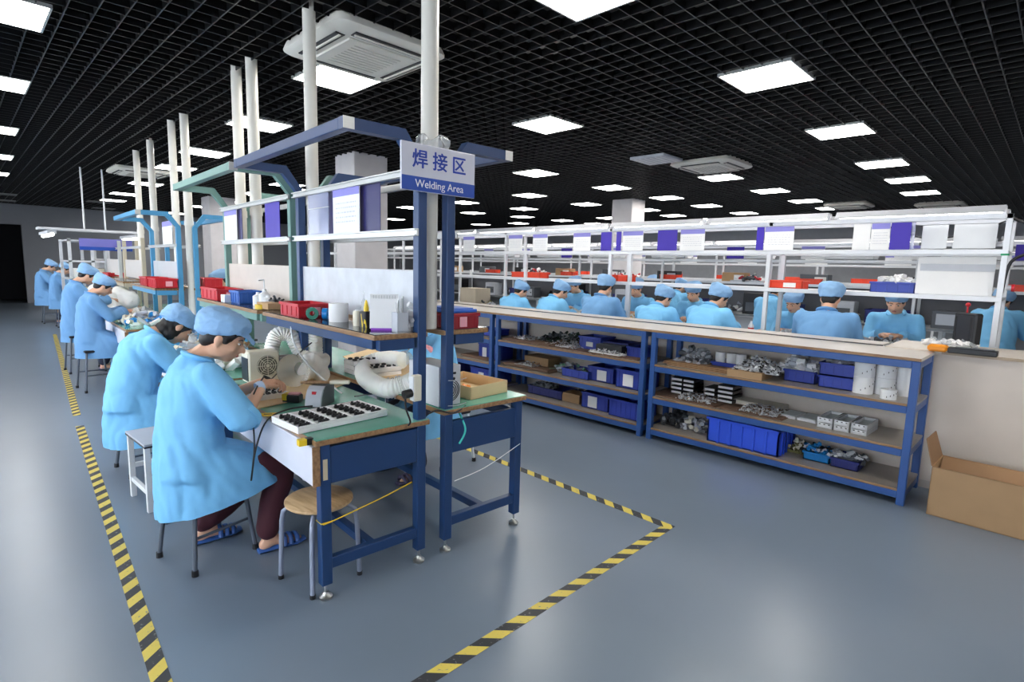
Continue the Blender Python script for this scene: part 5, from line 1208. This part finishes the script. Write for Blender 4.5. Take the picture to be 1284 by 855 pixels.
# ------------------------------------------------------------------ assembly rows
TUBE = mat('fluorescent_tube', (255, 253, 250), emit=TUBE_EMIT)
SHADE = mat('white_lamp_shade', (196, 197, 202), .45)
FRAME = mat('white_aluminium_frame', (218, 220, 224), .35, .15, var=.03)
ORD = ('first', 'second', 'third', 'fourth', 'fifth', 'sixth', 'seventh', 'eighth', 'ninth', 'tenth', 'eleventh', 'twelfth', 'thirteenth', 'fourteenth', 'fifteenth')
def assembly_row(X, ya, yb, ordn, posts, z_top=2.13, fine=True, xs=1.0):
    n = ('first', 'second', 'third')[ordn]
    t = thing('assembly_rack', 'long white aluminium rack of the %s assembly row with rails and lamp canopy' % n, 'rack', (X, ya, 0)); L = yb-ya
    for y, full in posts:
        for x in ((0, .42) if full else (0,)):
            MB().box((x-.02, y-ya-.02, .0), (x+.02, y-ya+.02, z_top if (full or x) else 1.86), .002).build('post', FRAME, t)
    for z in (1.45, 1.83):
        MB().box((-.022, 0, z-.022), (.018, L, z+.018), .002).build('front_rail', FRAME, t); MB().box((.402, 0, z-.022), (.442, L, z+.018), .002).build('rear_rail', FRAME, t)
    MB().box((-.018, 0, 1.456), (.438, L, 1.462)).build('rail_shelf', FRAME, t)
    MB().box((-.02, 0, z_top-.04), (.02, L, z_top), .002).build('top_rail', FRAME, t); MB().box((.40, 0, z_top-.04), (.44, L, z_top), .002).build('top_rail', FRAME, t)
    for y, full in posts:
        if full:
            for z in (1.45, 1.83, z_top-.02): MB().box((.02, y-ya-.015, z-.015), (.40, y-ya+.015, z+.012), .002).build('cross_bar', FRAME, t)
    if ordn: MB().box((.424, 0, .935), (.436, L, 1.42)).build('darkening_board', mat('grey_darkening_board', (104, 106, 112), .5), t)  # added grey board, only there to darken the gap above the back tables
    tb = thing('assembly_table', 'long pale work table under the %s assembly rack' % n, 'table', (X-.25, ya, 0))
    MB().box((0, 0, .90), (1.1, L, .93), .003).build('tabletop', mat('pale_worktop', (206, 208, 210), .35), tb); MB().box((-.004, 0, .9), (0, L, .93)).build('table_edge', mat('grey_edge', (120, 124, 130), .5), tb)
    for y in [v for v in (0.1, 2.5, 5, 7.5, 10, 12.5) if v < L]:
        for x in (.06, 1.0): MB().box((x, y, 0), (x+.04, y+.04, .9)).build('leg', FRAME, tb)
    lab = iter(range(100)); y = ya+.05; k = 0
    while y+1.22 < yb:
        for x, dz, nm in ((.02, .0, 'near side'), (.40, .0, 'far side')):
            if not fine and x > .1: continue
            lt = thing('tube_lamp', ('%s lit tube lamp from the right end, %s of the first rack canopy' % (ORD[k], nm)) if ordn == 0 else '%s lit tube lamp from the right, %s of the %s rack canopy' % (ORD[k], nm, n), 'lamp', (X+x, y, z_top+.012), 0, 'tube lamps of the %s assembly rack' % n)
            m = MB(); pr = [(-.10, .0), (-.05, .055), (.05, .055), (.10, .0), (.096, -.004), (.047, .047), (-.047, .047), (-.096, -.004)]
            m.poly([(a, 0, b) for a, b in pr], (0, 1.2, 0)); m.build('lamp_shade', SHADE, lt)
            MB().cyl((0, .02, .012), (0, 1.18, .012), .0145, 10).build('tube', TUBE, lt, True)
            MB().box((-.014, .0, -.01), (.014, .02, .05)).box((-.014, 1.18, -.01), (.014, 1.2, .05)).build('end_socket', WHITEP, lt)
        y += 1.27; k += 1
    return t
posts1 = [(.37, True)]
def yf(px, X): return PX(px, 380, X).y
for px, full in ((953, False), (788, False), (658, False)): posts1.append((yf(px, 5.95), full))
for px in (962, 766, 636, 556): posts1.append((yf(px, 6.0)+.0, True))
posts1 = sorted(posts1); posts1 = [p for i, p in enumerate(posts1) if i == 0 or abs(p[0]-posts1[i-1][0]) > .06]
posts1 += [(9.4, True), (11.4, True), (13.3, True)]
assembly_row(5.95, .35, 13.5, 0, posts1)
assembly_row(9.6, -.6, 15.5, 1, [(y, True) for y in (-.5, 1.5, 3.5, 5.5, 7.5, 9.5, 11.5, 13.5, 15.3)], 2.1)
assembly_row(13.4, -.8, 17.5, 2, [(y, True) for y in (-.7, 1.6, 3.9, 6.2, 8.5, 10.8, 13.1, 15.4)], 2.1, False)
# cable bundle and emergency button on the end post
cable('black cables bowing out from the top of the right end post', [Vector((5.97, .37, 2.1)), Vector((6.0, .2, 2.0)), Vector((6.02, .2, 1.85)), Vector((5.98, .33, 1.75)), Vector((5.97, .36, 1.5))], .012, BLACK)
cable('thin black lead strung along under the canopy near the right end post', [Vector((6.1, 1.2, 2.06)), Vector((6.1, .9, 1.95)), Vector((6.1, .6, 2.0)), Vector((6.05, .4, 2.08))], .006, BLACK)
t = thing('emergency_button', 'red push button on the right end post', 'button', (5.965, .335, 1.545)); MB().cyl((0, 0, 0), (-.0, -.03, 0), .022, 14).build('button_base', LGREY, t); MB().cyl((0, -.03, 0), (0, -.05, 0), .03, 16).build('red_cap', RED, t, True)
tag(MB().box((5.925, .345, 1.80), (5.975, .395, 1.815)).build('green_band', mat('green_tape_band', (40, 160, 110), .5)), 'green tape band round the right end post', 'tape')
# boards, trays and bins on the first row
t = thing('panel_board', 'tall white board fixed at the right end of the first assembly rack', 'board', (6.0, .42, 1.47)); MB().box((0, 0, 0), (.012, .52, .32), .002).build('board_sheet', PAPER, t); MB().box((-.004, 0, .2), (0, .5, .26)).build('printed_strip', LGREY, t)
t = thing('panel_board', 'second white board standing on the upper rail beside the end post', 'board', (6.02, .44, 1.86)); MB().box((0, 0, 0), (.012, .28, .2), .002).build('board_sheet', WHITEP, t); MB().box((0, .32, 0), (.012, .5, .2), .002).build('board_sheet', WHITEP, t)
crate('navy bin with white contents on the lower rail near the end post', (6.17, 1.12, 1.463), 0, .28, .34, .1, CRATEB)
heap('white_packets', 'white packets piled in the navy bin near the end post', (6.17, 1.12, 1.53), .24, .3, .06, 30, [PAPER, FOAM], 'packets', .05, 1.6, 2)
def rail_bin(pl, pr, label, m=ORANGE, h=.085, X=6.0, card=True):
    ya, yb = yf(pr, X), yf(pl, X); return crate(label, (X+.11, (ya+yb)/2, 1.463), 0, .2, yb-ya, h, m, card=(-1, -.3, .12, .045) if card else None)
rail_bin(960, 1003, 'orange red bin with white card on the lower rail, right of the middle post')
rail_bin(749, 762, 'orange red bin on the lower rail left of the upright worker\'s cap', card=False); rail_bin(772, 784, 'orange red bin on the lower rail right of the upright worker\'s cap', card=False)
rail_bin(640, 675, 'orange red bin on the lower rail at the left of the first rack', card=False)
t = thing('white_card', 'small white card leaning on the lower rail far left of the first rack', 'card', (6.0, yf(590, 6.0), 1.463), R(70)); MB().box((-.05, 0, 0), (.05, .004, .09)).build('card_sheet', PAPER, t); MB().box((-.04, .003, .0), (.04, .04, .004)).build('card_foot', PAPER, t)
def doc(pl, pr, style, label, X=5.92, z0=1.85, z1=2.085): return sheet('document_sleeve', label, (X, yf(pr, X)), (X, yf(pl, X)), z0, z1, style)
doc(580, 594, 'doc', 'printed page with lilac header, farthest left on the first assembly rack')
doc(636, 653, 'doc', 'printed page with lilac header beside the left post of the first rack')
doc(666, 684, 'doc', 'printed page with lilac header, third from the left on the first rack')
doc(716, 737, 'doc', 'printed page with lilac header above the worker with face turned right')
doc(750, 763, 'blue', 'deep purple card left of the tall post on the first rack'); doc(769, 775, 'blue', 'narrow purple card right of the tall post on the first rack')
doc(777, 802, 'doc', 'printed page with lilac header right of the tall post on the first rack')
doc(820, 844, 'blue', 'broad deep purple card in the middle of the first rack')
doc(848, 878, 'doc', 'printed page with pale blue header right of the broad purple card')
doc(942, 951, 'blue', 'narrow purple card left of the big page at the middle post'); doc(952, 988, 'doc', 'wide printed page with lilac header above the red bin')
doc(1061, 1082, 'white', 'plain white page left of the printed pair near the right end'); doc(1083, 1106, 'doc', 'white page with short lilac header near the right end'); doc(1107, 1132, 'blue', 'bright purple card near the right end of the first rack')
tag(sheet('document_sleeve', 'greyish clear sleeve right of the bright purple card', (5.93, yf(1137, 5.93)), (5.93, yf(1132.5, 5.93)), 1.85, 2.085, 'clear'), 'greyish clear sleeve right of the bright purple card', 'document')
# work on the table of the first row
for i, (px, sx, sy, sz, ms, lb) in enumerate(((1120, .18, .5, .05, [LGREY, DGREY, SILVERP], 'grey parts on the table before the facing worker by the black case'), (1010, .2, .5, .06, [LGREY, PAPER, SILVERP], 'pale parts on the table before the bowing worker'),
        (880, .2, .4, .06, [DGREY, LGREY, BLACK], 'dark parts on the table between the backs'), (800, .2, .4, .06, [YELLOW, PAPER, TAN], 'yellow and white parts on the table by the post pair'), (720, .2, .4, .06, [DGREY, LGREY, PAPER], 'parts on the table at the left facing worker'),
        (600, .4, 1.2, .12, [BLACK, DGREY, mat('olive', (120, 116, 70), .7), LGREY], 'black and olive parts massed on the far table beside the cream carton'))):
    heap('table_parts', lb, (6.55, yf(px, 6.55), .93), sx, sy, sz, 50, ms, 'parts', .04, 1.8, 30+i)
tag(MB().box((6.25, yf(604, 6.4), .93), (6.6, yf(585, 6.4), 1.24), .004).build('carton', mat('pale_carton', (190, 178, 158), .7)), 'pale cream carton on the table behind the maroon bin', 'carton')
t = thing('monitor_stand', 'white laptop-like screen on the table between the fourth and fifth backs', 'screen', (6.4, yf(745, 6.4), .93), R(0)); MB().box((0, -.14, .02), (.012, .14, .22), .003).build('screen_back', WHITEP, t); MB().box((-.08, -.14, 0), (.1, .14, .02), .003).build('screen_base', LGREY, t)
t = thing('bottle', 'red and white bottle on the table just left of the middle post', 'bottle', (6.05, yf(944, 6.05), .93)); MB().lathe([(0, 0), (.03, 0), (.03, .12), (.012, .15), (.012, .17), (0, .17)], n=14).build('bottle_body', WHITEP, t, True); MB().lathe([(.031, .03), (.031, .1)], n=14).build('red_wrap', RED, t)
tag(MB().lathe([(0, 0), (.05, 0), (.055, .03), (.03, .08), (0, .09)], n=14).build('orange_pad', mat('orange_plastic', (240, 150, 30), .4), None, True), 'orange pad on the table between the middle posts', 'pad').location = (6.1, yf(961, 6.2), .93)
# second and third row goods: bins, trays and documents seen through the first
random.seed(77)
for k in range(9):
    y = .2+k*1.25
    crate('red bin on the second assembly rack, %s place from the right' % ORD[k], (9.75, y+.2, 1.463), 0, .2, .34, .09, ORANGE, group='red bins of the second rack') if k % 2 == 0 else heap('rail_parts', 'mixed parts on the second rack rail, %s place from the right' % ORD[k], (9.8, y, 1.463), .3, .6, .12, 40, [LGREY, DGREY, RED, PAPER], 'parts', .05, 1.8, 50+k, 'parts on the second rack')
    sheet('document_sleeve', 'printed page hung on the second assembly rack, %s place from the right' % ORD[k], (9.57, y), (9.57, y+.34), 1.86, 2.06, 'doc', group='pages on the second rack') if k % 3 else sheet('document_sleeve', 'purple card hung on the second assembly rack, %s place from the right' % ORD[k], (9.57, y), (9.57, y+.3), 1.86, 2.06, 'blue', group='purple cards on the second rack')
for k in range(7):
    y = .3+k*1.5
    crate('navy bin on the second assembly table, %s from the right' % ORD[k], (9.75, y, .93), 0, .4, .55, .2, CRATED, group='navy bins of the second row')
    crate('white tray on the second rack upper rail, %s from the right' % ORD[k], (9.75, y+.6, 1.86), 0, .3, .7, .06, WHITEP, group='white trays of the second rack')
    heap('table_parts', 'mixed dark parts on the second assembly table, %s from the right' % ORD[k], (10.2, y+.7, .93), .4, .7, .25, 50, [DGREY, LGREY, BLACK, PAPER], 'parts', .07, 1.8, 70+k, 'parts on the second row table')
    sheet('document_sleeve', 'printed page hung on the third assembly rack, %s from the right' % ORD[k], (13.37, y+.4), (13.37, y+.85), 1.85, 2.05, 'doc', group='pages on the third rack')
    crate('red bin on the third assembly rack, %s from the right' % ORD[k], (13.6, y+1.2, 1.463), 0, .2, .5, .1, ORANGE, group='red bins of the third rack')
# green covered cabinet and shelf far behind the second bench gap
t = thing('steel_rack', 'tall dark rack with green cover far behind the white assembly rows', 'rack', tuple(PX(486, 330, 10.6).xy)+(0,))
for x in (0, .5):
    for y in (0, 2.0): MB().box((x, y, 0), (x+.04, y+.04, 2.0)).build('post', DGREY, t)
for z in (.4, .9, 1.4, 1.9): MB().box((0, 0, z), (.54, 2.04, z+.03)).build('shelf_board', LGREY, t)
MB().box((-.02, 0, 1.62), (-.01, .5, 1.98)).build('green_cover', mat('green_cover', (40, 150, 100), .6), t)
for k in range(9):
    y = .9+k*1.3; e = thing('equipment_box', 'grey equipment box on the second assembly table, %s from the right' % ORD[k], 'equipment', (9.46, y, .93))
    MB().box((0, 0, 0), (.26, .36, .24+.06*(k % 3)), .008).build('casing', (DGREY, LGREY, BLACK)[k % 3], e); MB().box((-.006, .05, .05), (0, .31, .2), .002).build('front_panel', (LGREY, DGREY, DGREY)[k % 3], e); MB().cyl((-.006, .08, .12), (-.02, .08, .12), .014, 10).build('knob', BLACK, e)
    g = thing('equipment_box', 'dark box on the upper rail of the second rack, %s from the right' % ORD[k], 'equipment', (9.7, y+.45, 1.463))
    MB().box((0, 0, 0), (.2, .42, .16), .006).build('casing', (BLACK, DGREY, CARD)[k % 3], g); MB().box((-.004, .03, .03), (0, .2, .12), .001).build('front_label', (LGREY, PAPER, PAPER)[k % 3], g)
# cartons and the yellow striped carts at the right edge beyond the end post
for k in range(4): tag(MB().box((7.6, -1.0, .36*k), (8.2, -.15, .36*k+.345), .005).build('carton', mat('brown_carton', (128, 98, 74), .75)), 'brown carton stacked past the right end post, level %s' % ('at the floor', 'second up', 'third up', 'topmost')[k], 'carton')
# far end of the welding row: hanging lamps and blue sign
fx = PY(112, 300, 13.5)
t = thing('hanging_lamp_rack', 'far hanging frame with lit tubes over the last pale workbench', 'lamp', (1.9, 12.2, 0))
for x in (-.5, .6): MB().cyl((x*.3+.1, 1.2, 2.1), (x*.3+.1, 1.2, ZC), .015, 8).build('hanger_rod', FRAME, t)
MB().box((-.75, .9, 2.08), (.75, 1.4, 2.12)).build('frame_bar', FRAME, t)
for x in (-.72, .52): MB().box((x, 0, 1.98), (x+.12, 1.3, 2.03)).build('tube_shade', SHADE, t); MB().cyl((x+.06, 0, 1.965), (x+.06, 1.3, 1.965), .03, 10).build('tube', TUBE, t, True)
t = thing('hanging_sign', 'far blue sign plate hanging under the lamp frame at the end of the row', 'sign', (1.95, 12.0, 1.72)); MB().box((-.38, 0, 0), (.38, .02, .2), .003).build('sign_plate', mat('far_sign_lilac', (120, 118, 196), .5), t); MB().box((-.38, -.002, .0), (.38, 0, .06)).build('blue_band', mat('sign_blue', (24, 74, 172), .4), t)
t = thing('wire_rack', 'tall cream rack of white goods at the far end of the bench row', 'rack', (1.6, 13.6, 0))
for x in (0, .35, .8):
    for y in (0, 1.2): MB().box((x, y, 0), (x+.05, y+.05, 1.95)).build('post', FRAME, t)
for z in (.8, 1.15, 1.5, 1.9): MB().box((0, 0, z), (.85, 1.25, z+.03)).build('shelf_board', FRAME, t)
for k in range(6): MB().box((.05+.28*(k % 3), .02, .84+.36*(k//3)), (.28+.28*(k % 3), .3, 1.02+.36*(k//3)), .01).build('white_carton', PAPER if k % 2 else IVORY, t)
crate('red bin on the far cream rack', (2.2, 12.9, 1.2), 0, .3, .5, .12, RED)
# pillars
pillar(420, 478, 197, 'pillar_column', mat('pillar_white', (206, 202, 204), .5)); pillar(768, 806, 251, 'pillar_column', mat('pillar_white', (206, 202, 204), .5)); pillar(252, 287, 248, 'pillar_column', mat('pillar_white', (206, 202, 204), .5))
